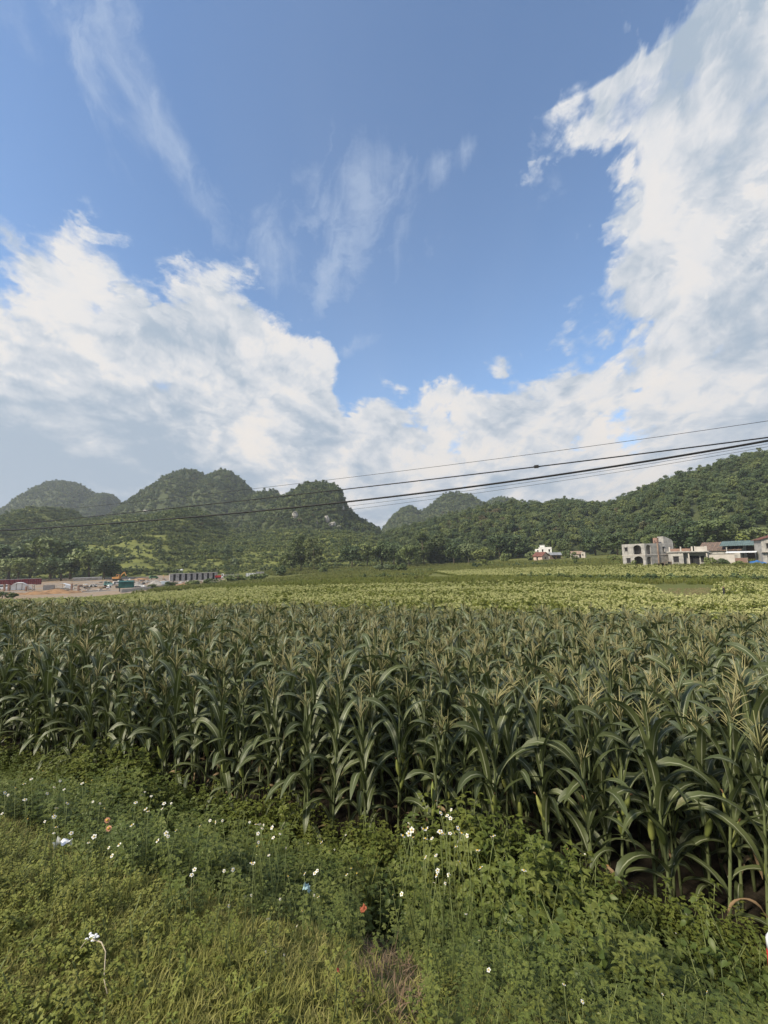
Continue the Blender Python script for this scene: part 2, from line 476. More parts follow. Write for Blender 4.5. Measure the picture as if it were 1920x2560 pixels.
def scatter(name, x, y, z, coll, label, rng, smin=.8, smax=1.2, tilt=.1, scale=None, zs=None, n_proto=None, idx=None, cat=None):
    n = len(x)
    me = bpy.data.meshes.new(name)
    me.vertices.add(n); me.vertices.foreach_set('co', np.stack([x, y, z], -1).astype(np.float32).ravel())
    k = len(coll.objects)
    sc = rng.uniform(smin, smax, n) if scale is None else scale
    szz = sc * (rng.uniform(.85, 1.15, n) if zs is None else zs)
    S = np.stack([sc, sc, szz], -1)
    Rt = np.stack([rng.normal(0, tilt, n), rng.normal(0, tilt, n), rng.uniform(0, 6.283, n)], -1)
    for nm, ty, arr in (('sc', 'FLOAT_VECTOR', S), ('rt', 'FLOAT_VECTOR', Rt), ('ix', 'INT', rng.integers(0, k, n) if idx is None else idx)):
        a = me.attributes.new(nm, ty, 'POINT'); a.data.foreach_set('vector' if ty == 'FLOAT_VECTOR' else 'value', arr.astype(np.float32 if ty != 'INT' else np.int32).ravel())
    o = bpy.data.objects.new(name, me); link(o)
    ng = bpy.data.node_groups.new('scatter_' + name, 'GeometryNodeTree')
    ng.interface.new_socket('Geometry', in_out='INPUT', socket_type='NodeSocketGeometry'); ng.interface.new_socket('Geometry', in_out='OUTPUT', socket_type='NodeSocketGeometry')
    N = ng.nodes.new; gi, go = N('NodeGroupInput'), N('NodeGroupOutput')
    ci = N('GeometryNodeCollectionInfo'); ci.inputs['Collection'].default_value = coll
    ci.inputs['Separate Children'].default_value = True; ci.inputs['Reset Children'].default_value = True
    ip = N('GeometryNodeInstanceOnPoints'); ip.inputs['Pick Instance'].default_value = True
    def at_(nm, ty):
        a = N('GeometryNodeInputNamedAttribute'); a.data_type = ty; a.inputs['Name'].default_value = nm; return a.outputs['Attribute']
    L = ng.links.new
    L(gi.outputs[0], ip.inputs['Points']); L(ci.outputs[0], ip.inputs['Instance']); L(at_('ix', 'INT'), ip.inputs['Instance Index'])
    e2r = N('FunctionNodeEulerToRotation'); L(at_('rt', 'FLOAT_VECTOR'), e2r.inputs[0]); L(e2r.outputs[0], ip.inputs['Rotation'])
    L(at_('sc', 'FLOAT_VECTOR'), ip.inputs['Scale']); L(ip.outputs[0], go.inputs[0])
    md = o.modifiers.new('scatter', 'NODES'); md.node_group = ng
    tag(o, label, cat, None, 'stuff'); return o

# ------------------------------------------------------------------ trees
def crown_arrays(rng, n, leaf, blobs, rx, ry, rz, cz, rb=.45, up=.35, shell=.72):
    """Leaf-sized faces spread through clumps inside an ellipsoid."""
    d = rng.normal(size=(blobs, 3)); d /= np.linalg.norm(d, axis=1, keepdims=True)
    rr = rng.uniform(.25, .82, (blobs, 1)) ** .6
    C = d * rr * np.array([rx, ry, rz]) + np.array([0, 0, cz])
    br = rng.uniform(.6, 1.15, blobs) * rb * min(rx, rz)
    b = rng.integers(0, blobs, n)
    e = rng.normal(size=(n, 3)); e[:, 2] += .25; e /= np.linalg.norm(e, axis=1, keepdims=True)
    pos = C[b] + e * (br[b] * rng.uniform(shell, 1.08, n))[:, None] * np.array([1, 1, .8])
    nrm = e * .8 + rng.normal(size=(n, 3)) * .55 + np.array([0, 0, up]); nrm /= np.linalg.norm(nrm, axis=1, keepdims=True)
    t = np.cross(nrm, rng.normal(size=(n, 3))); t /= np.linalg.norm(t, axis=1, keepdims=True); w = np.cross(nrm, t)
    s = (leaf * rng.uniform(.55, 1.3, n))[:, None]; a = rng.uniform(.5, .9, n)[:, None]
    V = np.stack([pos - t * s, pos + w * s * a + nrm * s * .15, pos + t * s, pos - w * s * a - nrm * s * .1], 1).reshape(-1, 3)
    Fc = np.arange(n * 4).reshape(n, 4)
    return V, Fc, C

def trunk_mb(rng, h, r, C, limbs=5):
    mb = MB(); top = (rng.normal(0, .03 * h), rng.normal(0, .03 * h), h)
    pts = [(0, 0, -.3), (top[0] * .3, top[1] * .3, h * .35), (top[0] * .6, top[1] * .6, h * .7), top]
    mb.tube(pts, [r * 1.25, r, r * .75, r * .35], 6)
    for c in C[:limbs]:
        z0 = h * rng.uniform(.45, .8); st = (top[0] * .5, top[1] * .5, z0)
        mid = (np.array(st) * .5 + np.array(c) * .5 + np.array([0, 0, -.08 * h]))
        mb.tube([st, tuple(mid), tuple(c)], [r * .5, r * .3, r * .1], 5)
    return mb

LEAF_DARK = leafmat('foliage_dark', [(0.051, 0.081, 0.032), (0.077, 0.110, 0.041), (0.106, 0.140, 0.048), (0.077, 0.116, 0.053)], .6, .15)
LEAF_MID = leafmat('foliage_mid', [(0.095, 0.130, 0.047), (0.136, 0.172, 0.057), (0.176, 0.209, 0.070), (0.128, 0.161, 0.076)], .6, .18)
LEAF_PALE = leafmat('foliage_pale', [(0.138, 0.179, 0.052), (0.184, 0.220, 0.063), (0.219, 0.240, 0.077), (0.165, 0.204, 0.065)], .6, .2)
LEAF_RUST = leafmat('foliage_rust', [(0.110, 0.099, 0.052), (0.147, 0.119, 0.059), (0.119, 0.131, 0.059)], .6, .15)
LEAF_BAMBOO = leafmat('foliage_bamboo', [(0.079, 0.103, 0.036), (0.103, 0.131, 0.042), (0.124, 0.145, 0.053)], .55, .25)
BARK = solid('bark', (.16, .13, .10), .9, .3, 3)

class TreeKind:
    def __init__(s, seed, n, leaf, blobs, rx, rz, h, mat, rb=.45, trunk=.18, limbs=6, ry=None, shell=.72, up=.35):
        rng = np.random.default_rng(seed); s.h = h + rz
        V, Fc, C = crown_arrays(rng, n, leaf, blobs, rx, ry or rx, rz, h, rb, up, shell)
        s.s0 = (rx * 2, V[:, 2].max())
        s.crown = mesh_np('crown', V, Fc, [mat])
        mb = trunk_mb(rng, h + rz * .3, trunk, C, limbs)
        s.trunk = mesh_np('trunk', mb.v, mb.f, [BARK], True)
KINDS_ = {
    'broad': TreeKind(1, 1500, .34, 22, 3.6, 3.0, 5.0, LEAF_MID),
    'broad_dark': TreeKind(2, 1500, .34, 24, 3.8, 3.3, 5.2, LEAF_DARK),
    'tall': TreeKind(3, 1300, .32, 20, 2.5, 4.2, 6.0, LEAF_MID, .5),
    'tall_dark': TreeKind(4, 1300, .32, 20, 2.6, 4.4, 6.2, LEAF_DARK, .5),
    'bamboo': TreeKind(5, 1900, .30, 34, 2.6, 4.6, 5.4, LEAF_BAMBOO, .36, .10, 12, up=.1),
    'pale': TreeKind(6, 1200, .30, 18, 3.2, 2.4, 3.4, LEAF_PALE),
    'bush': TreeKind(7, 700, .16, 12, 1.3, .9, .85, LEAF_MID, .5, .05, 4),
    'bush_dark': TreeKind(8, 700, .16, 12, 1.3, .95, .9, LEAF_DARK, .5, .05, 4),
    'bush_pale': TreeKind(9, 700, .16, 12, 1.35, .8, .75, LEAF_PALE, .5, .05, 4),
    'rust': TreeKind(10, 1200, .32, 18, 3.0, 2.6, 4.0, LEAF_RUST),
    'spire': TreeKind(12, 900, .34, 16, 1.5, 3.8, 5.0, LEAF_DARK, .6, .14, 4),
}
def tree(kind, px, Y, hpx, wpx, label, name='tree', group=None, cat='tree', sink=0.0, z=None):
    k = KINDS_[kind]; x = at(px, 1400, Y).x; zz = gz1(x, Y) if z is None else z
    sx = wpx * Y / F / k.s0[0]; sz = hpx * Y / F / k.s0[1]
    e = empty(name, (x, Y, zz - sink), random.uniform(0, 6.28), label, cat, group); e.scale = (sx, sx, sz)
    for nm, me in (('trunk', k.trunk), ('crown', k.crown)):
        link(bpy.data.objects.new(nm, me), e)
    return e

# low-detail crowns for woods that read as one mass
def canopy(seed, n, leaf, mat, rx=3.2, rz=2.6, h=3.0, blobs=9):
    V, Fc, C = crown_arrays(np.random.default_rng(seed), n, leaf, blobs, rx, rx, rz, h, .55)
    return mesh_np('canopy', V, Fc, [mat])
CAN = protos('wood_canopy', [canopy(20 + i, 230, .62, m, *a) for i, (m, a) in enumerate([(LEAF_DARK, ()), (LEAF_MID, ()), (LEAF_DARK, (2.6, 3.4, 4.0)), (LEAF_MID, (3.6, 2.4, 2.6)), (LEAF_PALE, (2.8, 2.0, 2.2)), (LEAF_RUST, (2.6, 2.2, 2.4)), (LEAF_DARK, (1.7, 3.6, 4.2))])])
NEARCAN = protos('wood_tree', [KINDS_[k].crown for k in ('broad', 'broad_dark', 'tall', 'tall_dark', 'bamboo', 'pale', 'rust', 'broad_dark', 'spire')])
BRUSH = protos('slope_brush', [canopy(40 + i, 150, .20, m, .9, .6, .5, 7) for i, m in enumerate([LEAF_MID, LEAF_PALE, LEAF_PALE, LEAF_DARK])])
GRASSCLUMP = None

# ------------------------------------------------------------------ hills
M_HILL = solid('hill_undergrowth', (.070, .085, .034), .95, .3, .08, bump=.3, col2=(.045, .058, .024), coord='Object')
def M_meadow():
    m, t, b, out = mat_new('hill_meadow'); g = t.nodes.new('ShaderNodeNewGeometry'); sp = t.nodes.new('ShaderNodeSeparateXYZ'); t.links.new(g.outputs['Position'], sp.inputs[0])
    x, y, z = (Sk(t, sp.outputs[i]) for i in range(3))
    n = noise(t, comb(t, x * .02, y * .02, z * .55), 1.6, 7, .62); n2 = noise(t, g.outputs['Position'], .35, 6, .65)
    c = mixc(t, n.ss(.36, .64), (.115, .130, .040), (.20, .212, .062)); c = mixc(t, n2.ss(.4, .7) * .5, c, (.075, .092, .035))
    t.links.new(c, b.inputs['Base Color']); b.inputs['Roughness'].default_value = .95; b.inputs['Specular IOR Level'].default_value = .15
    return m
M_SLOPE = M_meadow()
class Hill:
    def __init__(s, sky, D, zb, wf, wb, p=1.0, lump=2.0, seed=0, k=.0, step=0):
        s.step = step
        pts = sorted((ray(*q).x / ray(*q).y, ray(*q).z / ray(*q).y) for q in sky)
        s.t = np.array([a for a, _ in pts]); s.e = np.array([b for _, b in pts])
        s.D, s.zb, s.wf, s.wb, s.p, s.l, s.seed, s.k = D, zb, wf, wb, p, lump, seed, k
    def xr(s):
        n, f = s.D - .45 * s.wf, s.D + .45 * s.wb
        return min(s.t[0] * n, s.t[0] * f) - 2, max(s.t[-1] * n, s.t[-1] * f) + 2
    def h(s, x, y):
        t = x / (.55 * s.D + .45 * y)
        H = np.maximum(CAM_Z + np.interp(t, s.t, s.e) * s.D - s.zb, 0)
        edge = smooth(s.t[0], s.t[0] + .03, t) * (1 - smooth(s.t[-1] - .03, s.t[-1], t))
        wf = s.wf + s.k * H
        tau = np.where(y < s.D, (s.D - y) / wf, (y - s.D) / s.wb)
        B = np.clip(1 - tau * tau, 0, 1) ** s.p
        L = (fbm(x / 26, y / 26, 4, s.seed) - .47) * s.l * 2 * smooth(.0, .4, B)
        Z = H * edge * B + L * edge
        if s.step: q = Z / s.step; f = q - np.floor(q); Z = Z * .35 + .65 * s.step * (np.floor(q) + smooth(.55, 1, f))
        return Z - (1 - np.clip(B * 30, 0, 1)) * 6 + s.zb
def build_hill(hl, name, label, mat):
    xs = np.linspace(*hl.xr(), 120); ys = np.linspace(hl.D - hl.wf - hl.k * 90, hl.D + hl.wb, 70)
    X, Yg = np.meshgrid(xs, ys); Z = hl.h(X, Yg); nr, nc = X.shape
    V = np.stack([X, Yg, Z], -1).reshape(-1, 3)
    i = np.arange((nr - 1) * (nc - 1)); a = (i // (nc - 1)) * nc + i % (nc - 1)
    fc = np.stack([a, a + 1, a + nc + 1, a + nc], -1)
    fc = fc[(V[fc][:, :, 2] > gz(V[:, 0], V[:, 1])[fc] - 2).any(1)]
    me = mesh_np(name, V, fc, [mat], True); o = bpy.data.objects.new(name, me); link(o); tag(o, label, None, None, 'structure')
HL = {}
HL['far'] = Hill([(1380, 1300), (1440, 1268), (1480, 1264), (1520, 1266), (1580, 1300)], 1250, -2, 120, 100, .9, 3, 3)
HL['west'] = Hill([(-420, 1390), (-300, 1350), (-150, 1318), (-60, 1302), (0, 1292), (30, 1279), (60, 1262), (80, 1243), (105, 1225), (130, 1213), (160, 1209), (185, 1210), (210, 1218), (225, 1230), (240, 1246), (250, 1249), (262, 1241), (275, 1239), (288, 1244), (297, 1262), (306, 1285), (335, 1320), (400, 1370), (430, 1400)], 900, -6, 190, 120, .75, 5, 1)
HL['twin'] = Hill([(230, 1400), (270, 1340), (310, 1293), (330, 1273), (355, 1255), (380, 1240), (400, 1224), (420, 1209), (440, 1194), (460, 1186), (480, 1183), (498, 1186), (515, 1201), (527, 1204), (542, 1190), (565, 1183), (585, 1190), (600, 1203), (620, 1219), (640, 1238), (665, 1266), (720, 1315), (800, 1380)], 700, -6, 190, 110, .8, 5, 2)
HL['pair'] = Hill([(925, 1390), (960, 1325), (975, 1304), (990, 1289), (1005, 1276), (1020, 1271), (1035, 1275), (1050, 1285), (1070, 1273), (1090, 1254), (1110, 1243), (1135, 1239), (1165, 1240), (1190, 1254), (1205, 1266), (1225, 1258), (1245, 1252), (1275, 1253), (1300, 1265), (1330, 1280), (1420, 1340), (1480, 1390)], 850, -4, 150, 110, .75, 4, 4)
HL['knoll'] = Hill([(480, 1400), (540, 1330), (590, 1275), (610, 1256), (640, 1240), (660, 1233), (690, 1233), (705, 1246), (730, 1275), (780, 1340), (820, 1390)], 560, -5, 90, 70, .9, 3, 6)
HL['crag'] = Hill([(520, 1400), (580, 1352), (640, 1302), (690, 1268), (710, 1254), (730, 1239), (750, 1226), (775, 1217), (800, 1215), (830, 1218), (845, 1224), (855, 1238), (860, 1254), (868, 1275), (885, 1291), (905, 1305), (925, 1317), (945, 1328), (965, 1344), (1020, 1390)], 480, -5, 95, 80, .7, 3, 7)
HL['meadow'] = Hill([(-500, 1390), (-300, 1350), (-100, 1330), (0, 1322), (60, 1312), (110, 1292), (150, 1278), (180, 1282), (215, 1305), (260, 1306), (330, 1300), (400, 1298), (450, 1285), (500, 1278), (540, 1292), (570, 1320), (610, 1338), (660, 1340), (720, 1333), (800, 1330), (870, 1328), (930, 1343), (1000, 1365), (1080, 1392)], 400, -7, 190, 90, 1.15, 5, 8, step=3.2)
HL['ridge'] = Hill([(880, 1400), (940, 1368), (1000, 1340), (1050, 1332), (1100, 1316), (1130, 1306), (1170, 1294), (1200, 1286), (1240, 1276), (1300, 1280), (1340, 1282), (1370, 1276), (1400, 1272), (1430, 1278), (1480, 1282), (1520, 1280), (1580, 1285), (1700, 1310), (1900, 1350), (2050, 1395)], 400, -4, 175, 100, 1.0, 5, 9)
HL['east'] = Hill([(1440, 1390), (1480, 1318), (1520, 1286), (1540, 1275), (1570, 1257), (1600, 1240), (1640, 1223), (1680, 1208), (1740, 1193), (1780, 1183), (1820, 1173), (1855, 1169), (1890, 1174), (1950, 1190), (2100, 1240), (2300, 1300), (2450, 1390)], 290, -2, 130, 120, .95, 5, 10)
HINFO = {'far': ('low pale blue wooded hill seen beyond the ridge', M_HILL), 'west': ('pale wooded dome hill at the far west end of the range', M_HILL), 'twin': ('twin-topped wooded limestone hill behind the meadow slope', M_HILL),
         'pair': ('bluish wooded hills with three rounded tops beyond the gap', M_HILL), 'knoll': ('small wooded knoll between the twin-topped hill and the crag', M_HILL), 'crag': ('steep wooded limestone crag with pale rock faces', M_HILL),
         'meadow': ('grassy terraced slope dotted with bushes above the building yard', M_SLOPE), 'ridge': ('low wooded ridge behind the white farmhouse', M_HILL), 'east': ('dark wooded hill rising behind the concrete houses', M_HILL)}
for k_, hl in HL.items(): build_hill(hl, 'hill', *HINFO[k_])

def surf(x, y):
    return np.maximum.reduce([gz(x, y)] + [h.h(x, y) for h in HL.values()])

def wood(key, area, coll, smin, smax, label, seed, back=.35, name='forest', keep=None, pick=None, sink=.6):
    hl = HL[key]; rng = np.random.default_rng(seed)
    x0, x1 = hl.xr(); y0, y1 = hl.D - hl.wf, hl.D + hl.wb * back
    n = int((x1 - x0) * (y1 - y0) / area); x, y = rng.uniform(x0, x1, n), rng.uniform(y0, y1, n)
    z = hl.h(x, y); ok = z > gz(x, y) - .5
    for k2, h2 in HL.items():
        if k2 != key: ok &= z > h2.h(x, y) - 3
    px, py = project(x, y, z); ok &= (px > -160) & (px < 2080)
    if keep is not None: ok &= keep(x, y, z, px, py, rng)
    x, y, z, px, py = x[ok], y[ok], z[ok], px[ok], py[ok]
    idx = rng.choice(len(coll.objects), len(x), p=pick) if not callable(pick) else pick(x, y, px, py, rng)
    scatter(name, x, y, z - sink, coll, label, rng, smin, smax, .06, idx=idx)
W7 = np.array([.26, .24, .2, .14, .06, .02, .08])
wood('far', 34, CAN, .9, 1.4, 'woodland on the low pale hill beyond the ridge', 1, pick=W7)
wood('west', 19, CAN, .55, 1.15, 'dense scrub and trees covering the western dome hill', 2, pick=np.array([.2, .28, .12, .2, .14, .03, .03]))
wood('twin', 17, CAN, .5, 1.1, 'dense trees covering the twin-topped hill', 3, pick=np.array([.27, .26, .14, .15, .12, .02, .04]))
wood('pair', 22, CAN, .7, 1.25, 'dense trees covering the bluish hills beyond the gap', 4, pick=np.array([.3, .28, .16, .14, .06, .01, .05]))
wood('knoll', 11, CAN, .5, 1.0, 'trees covering the small knoll beside the crag', 5, pick=np.array([.3, .24, .16, .16, .05, .06, .03]))
ROCKS = [(737, 1291, 17, 26), (817, 1300, 14, 26), (830, 1312, 18, 16), (846, 1318, 10, 10), (792, 1308, 8, 12), (857, 1272, 8, 14)]
def crag_keep(x, y, z, px, py, rng):
    k = np.ones(len(x), bool)
    for (a, b, w, h) in ROCKS: k &= ~((abs(px - a) < w * .42) & (abs(py - b) < h * .5))
    low = py > 1334 + 10 * (fbm(x / 30, y / 30, 3, 4) - .5) * 6
    return k & (~low | (rng.random(len(x)) < .22))
wood('crag', 7, CAN, .42, .95, 'trees and scrub clinging to the limestone crag', 6, keep=crag_keep, pick=np.array([.3, .26, .16, .16, .07, .01, .04]))
def meadow_keep(x, y, z, px, py, rng):
    d = fbm(x / 34, y / 20, 4, 2); top = smooth(1345, 1295, py) * .15 + smooth(420, 250, px) * smooth(1300, 1330, py) * .08
    return rng.random(len(x)) < np.clip((d - .555 + top) * 6.5, .010, 1)
wood('meadow', 7.5, CAN, .28, .75, 'bushes and small trees scattered over the grassy slope', 7, keep=meadow_keep, pick=np.array([.26, .26, .06, .22, .18, .01, .01]), name='undergrowth')
wood('meadow', 1.7, BRUSH, .6, 1.8, 'low brush and tall grass on the grassy slope', 8, keep=lambda x, y, z, px, py, r: (r.random(len(x)) < .25 + .75 * (fbm(x / 40, y / 9, 3, 6) > .46)), name='undergrowth', sink=.1)
def ridge_pick(x, y, px, py, r):
    i = r.choice(9, len(x), p=[.22, .2, .14, .14, .10, .06, .02, .1, .02])
    rust = inpoly(px, py, [(1090, 1330), (1160, 1285), (1250, 1270), (1260, 1320), (1200, 1350)])
    return np.where(rust & (r.random(len(x)) < .5), np.where(r.random(len(x)) < .6, 6, 5), i)
wood('ridge', 15, NEARCAN, .45, .95, 'dense mixed woodland covering the low ridge', 9, pick=ridge_pick, back=.25)
wood('east', 12, NEARCAN, .42, .9, 'dark mixed woodland covering the hill behind the houses', 10, pick=np.array([.2, .24, .1, .18, .08, .03, .01, .12, .04]), back=.25)

# limestone faces on the crag
M_ROCK = solid('limestone', (.46, .43, .40), .9, .35, .35, bump=.5, col2=(.20, .19, .18))
def rock(px, py, wpx, hpx, label, key='crag', push=1.5):
    hl = HL[key]
    d = ray(px, py); best = None
    for Yd in np.linspace(hl.D - hl.wf, hl.D + 10, 300):
        p = Vector((0, 0, CAM_Z)) + d * (Yd / d.y)
        if p.z <= float(hl.h(np.array([p.x]), np.array([p.y]))[0]): best = p; break
    if best is None: best = at(px, py, hl.D - 30)
    w, h = wpx * best.y / F / 2, hpx * best.y / F / 2
    bm = bmesh.new(); bmesh.ops.create_icosphere(bm, subdivisions=3, radius=1)
    sd = random.random() * 50
    for v in bm.verts:
        n_ = vnoise(np.array([v.co.x * 2.3 + sd + v.co.z]), np.array([v.co.z * 1.6 + v.co.y * 2 + sd]))[0] + .5 * vnoise(np.array([v.co.x * 6 + sd]), np.array([v.co.z * 3 + sd]))[0]
        v.co *= .62 + .5 * n_; v.co.x *= w; v.co.z *= h; v.co.y *= max(w, 2.2)
    me = bpy.data.meshes.new('rock_face'); bm.to_mesh(me); bm.free(); me.materials.append(M_ROCK)
    o = bpy.data.objects.new('rock_face', me); o.location = best + Vector((0, push * .3, 0)); link(o)
    tag(o, label, 'rock')
for (a, l) in zip(ROCKS, ['pale limestone rock face on the west flank of the crag', 'tall white limestone face below the crag summit', 'broad grey limestone ledge low on the crag', 'small limestone boulder at the crag foot', 'narrow grey rock slab between two pale faces on the crag', 'bare rock rib on the steep edge of the crag']):
    rock(*a, l)
rock(368, 1278, 20, 8, 'small white rock outcrop on the shoulder of the twin-topped hill', 'twin')

# ------------------------------------------------------------------ single trees and bushes
TR = [
 # kind, px, depth, height px, width px, label
 ('broad_dark', 25, 205, 92, 105, 'dark spreading tree behind the red yard fence, first of the dense grove'),
 ('tall_dark', 78, 212, 104, 80, 'tall dark tree rising over the white arched shed'),
 ('broad', 128, 205, 108, 110, 'large rounded tree at the middle of the grove above the yard'),
 ('tall_dark', 178, 200, 98, 75, 'tall dark grove tree above the white tarpaulin'),
 ('broad', 225, 196, 82, 92, 'rounded mid green tree at the east end of the grove'),
 ('broad_dark', 262, 192, 62, 72, 'dark low tree closing the grove beside the digger'),
 ('bush_dark', 285, 195, 36, 44, 'dark bush just behind the orange excavator'),
 ('broad', 50, 192, 62, 88, 'pale leafy tree in front of the grove behind the red fence'),
 ('broad_dark', 155, 190, 60, 90, 'low dark tree in front of the grove behind the bare yard'),
 ('broad', -40, 200, 95, 110, 'broad tree at the west edge of the grove'),
 ('tall', 311, 235, 46, 26, 'slim upright tree standing alone on the terraced slope'),
 ('bush_dark', 268, 260, 36, 56, 'dark round bush on the slope above the grove'),
 ('tall_dark', 567, 250, 60, 26, 'slim dark tree on the slope above the grey wall'),
 ('bush', 596, 245, 34, 50, 'dark bush beside the slim tree on the slope'),
 ('bamboo', 752, 205, 92, 52, 'feathery bamboo clump, first of the three below the crag'),
 ('bamboo', 785, 200, 84, 50, 'feathery bamboo clump between two others below the crag'),
 ('bamboo', 730, 202, 66, 42, 'short bamboo clump at the foot of the taller clumps'),
 ('tall', 706, 205, 42, 24, 'slim dark tree beside the bamboo clumps'),
 ('broad_dark', 880, 215, 58, 60, 'dark rounded tree east of the bamboo clumps'),
 ('broad', 918, 222, 60, 55, 'mid green tree next to the dark rounded tree on the field edge'),
 ('tall_dark', 955, 226, 64, 46, 'tall dark tree at the field edge below the gap'),
 ('broad_dark', 985, 222, 62, 60, 'dense dark tree below the gap in the hills'),
 ('broad', 1022, 212, 56, 46, 'light leafy tree with visible trunk on the field edge'),
 ('bamboo', 1060, 228, 84, 56, 'tall bamboo clump at the foot of the low ridge'),
 ('bamboo', 1098, 232, 80, 52, 'second tall bamboo clump at the foot of the low ridge'),
 ('broad_dark', 1135, 224, 58, 60, 'dark tree east of the tall bamboo clumps'),
 ('broad', 1172, 220, 52, 50, 'rounded tree on the field edge west of the farmhouse'),
 ('pale', 1208, 214, 40, 58, 'spreading pale tree at the field edge west of the farmhouse'),
 ('bush', 1262, 206, 24, 30, 'leafy bush standing alone at the end of the field path'),
 ('broad_dark', 1250, 236, 66, 66, 'dark tree behind the spreading pale tree'),
 ('tall_dark', 1295, 236, 60, 48, 'tall dark tree just west of the white farmhouse'),
 ('bush', 1325, 195, 26, 36, 'bush hiding the corner of the red-roofed cottage'),
 ('bush', 1418, 196, 20, 30, 'bush between the grey lean-to and the tan-roofed hut'),
 ('tall_dark', 1437, 128, 36, 17, 'small dark tree standing alone in the crop field'),
 ('broad_dark', 1490, 222, 50, 74, 'wide dark tree beyond the tan-roofed hut'),
 ('broad_dark', 1545, 205, 58, 72, 'dark tree behind the west wall of the arcaded house'),
 ('bush', 1537, 140, 18, 30, 'green bush on the field bank west of the arcaded house'),
 ('bush', 1582, 113, 18, 14, 'green bush growing against the front of the arcaded house'),
 ('tall_dark', 1720, 165, 88, 60, 'tall dark tree behind the single-storey concrete house'),
 ('broad', 1780, 170, 86, 84, 'large leafy tree behind the brown tiled roof'),
 ('broad_dark', 1690, 170, 70, 60, 'dark tree showing over the roof of the arcaded house'),
 ('pale', 1850, 168, 62, 90, 'flat-topped pale tree above the green metal roof'),
 ('broad', 1905, 160, 66, 70, 'leafy tree behind the tall house at the frame edge'),
 ('bush', 1775, 106, 24, 30, 'rounded bush in front of the pale concrete wall'),
 ('bush_dark', 1803, 105, 20, 32, 'dark bush between the pale wall and the brick wall'),
 ('bush', 1836, 104, 14, 40, 'low spreading bush in front of the brick wall'),
 ('bush_dark', 1650, 112, 10, 30, 'low dark bush at the foot of the arcaded house'),
 ('bush_dark', 700, 182, 26, 40, 'round bush at the near edge of the centre fields'),
 ('bush', 803, 172, 18, 34, 'low bush in the weedy centre field'),
 ('bush_dark', 1000, 165, 20, 48, 'dark low bush on the bank across the centre field'),
 ('bush', 960, 172, 16, 50, 'flat bush west of the dark bush on the centre bank'),
 ('bush_pale', 1215, 172, 18, 36, 'pale bush on the bank short of the farmhouse'),
 ('bush_dark', 1190, 168, 12, 30, 'little dark bush beside the pale bush on the bank'),
 ('bush', 595, 160, 20, 64, 'spreading bush below the low grey wall'),
 ('bush', 640, 158, 18, 54, 'bush below the white end of the low wall'),
 ('bush_dark', 530, 152, 17, 50, 'dark bush below the row of grey block cells'),
 ('bush', 480, 150, 14, 46, 'low bush in front of the grey block cells'),
 ('bush_dark', 427, 140, 14, 34, 'dark bush at the end of the concrete kerb'),
 ('bush_dark', 12, 92, 20, 60, 'dark weeds bush at the corner of the crop field'),
 ('bush_dark', 384, 132, 13, 26, 'small dark bush beside the road bend below the yard'),
]
for i, (k, px, Yd, hp, wp, lab) in enumerate(TR):
    nm = 'bush' if k.startswith('bush') else ('bamboo_clump' if k == 'bamboo' else 'tree')
    tree(k, px, Yd, hp, wp, lab, nm, {'bush': 'bushes about the valley floor', 'bamboo_clump': 'bamboo clumps at the hill foot', 'tree': 'trees along the hill foot'}[nm], nm.split('_')[0])

# ------------------------------------------------------------------ maize
def M_maize_leaf():
    m, t, b, out = mat_new('maize_leaf')
    uv = t.nodes.new('ShaderNodeUVMap'); sp = t.nodes.new('ShaderNodeSeparateXYZ'); t.links.new(uv.outputs[0], sp.inputs[0])
    u, v = Sk(t, sp.outputs[0]), Sk(t, sp.outputs[1])
    c = (u - .5).op('ABSOLUTE')
    rib = c.ss(.075, .03) * v.ss(.96, .7)
    vein = (u * 190.0).op('SINE') * .5 + .5
    oi = t.nodes.new('ShaderNodeObjectInfo'); r = Sk(t, oi.outputs['Random'])
    g = t.nodes.new('ShaderNodeNewGeometry'); n = noise(t, g.outputs['Position'], 6, 5, .6)
    col = mixc(t, (r * .6 + n * .4), (.056, .074, .025), (.092, .110, .040))
    col = mixc(t, vein * .16, col, (.13, .15, .09))
    col = mixc(t, rib * .85, col, (.36, .38, .26))
    dry = (n * .7 + v * .55).ss(.88, 1.02) * r.ss(.55, .9)
    col = mixc(t, dry, col, (.26, .20, .10))
    t.links.new(col, b.inputs['Base Color']); b.inputs['Roughness'].default_value = .42; b.inputs['Specular IOR Level'].default_value = .42
    bp = t.nodes.new('ShaderNodeBump'); bp.inputs['Strength'].default_value = .15; bp.inputs['Distance'].default_value = .004
    t.links.new((vein + rib * 2).k, bp.inputs['Height']); t.links.new(bp.outputs[0], b.inputs['Normal'])
    tr = t.nodes.new('ShaderNodeBsdfTranslucent'); t.links.new(mixc(t, .4, col, (.12, .17, .03)), tr.inputs[0])
    mx = t.nodes.new('ShaderNodeMixShader'); mx.inputs[0].default_value = .2
    t.links.new(b.outputs[0], mx.inputs[1]); t.links.new(tr.outputs[0], mx.inputs[2]); t.links.new(mx.outputs[0], out.inputs[0])
    return m
ML = M_maize_leaf()
MS = solid('maize_stalk', (.13, .16, .065), .6, .3, 9, col2=(.085, .10, .045))
MT = leafmat('maize_tassel', [(0.258, 0.243, 0.109), (0.331, 0.300, 0.145), (0.217, 0.217, 0.093), (0.373, 0.326, 0.171)], .8, .15)
ME = leafmat('maize_husk', [(.20, .24, .06), (.25, .27, .075), (.16, .20, .055)], .6, .15)
MSILK = solid('maize_silk', (.20, .11, .05), .8, .3, 30)
MDRY = leafmat('maize_dry_leaf', [(.30, .22, .13), (.24, .16, .09)], .8, .15)

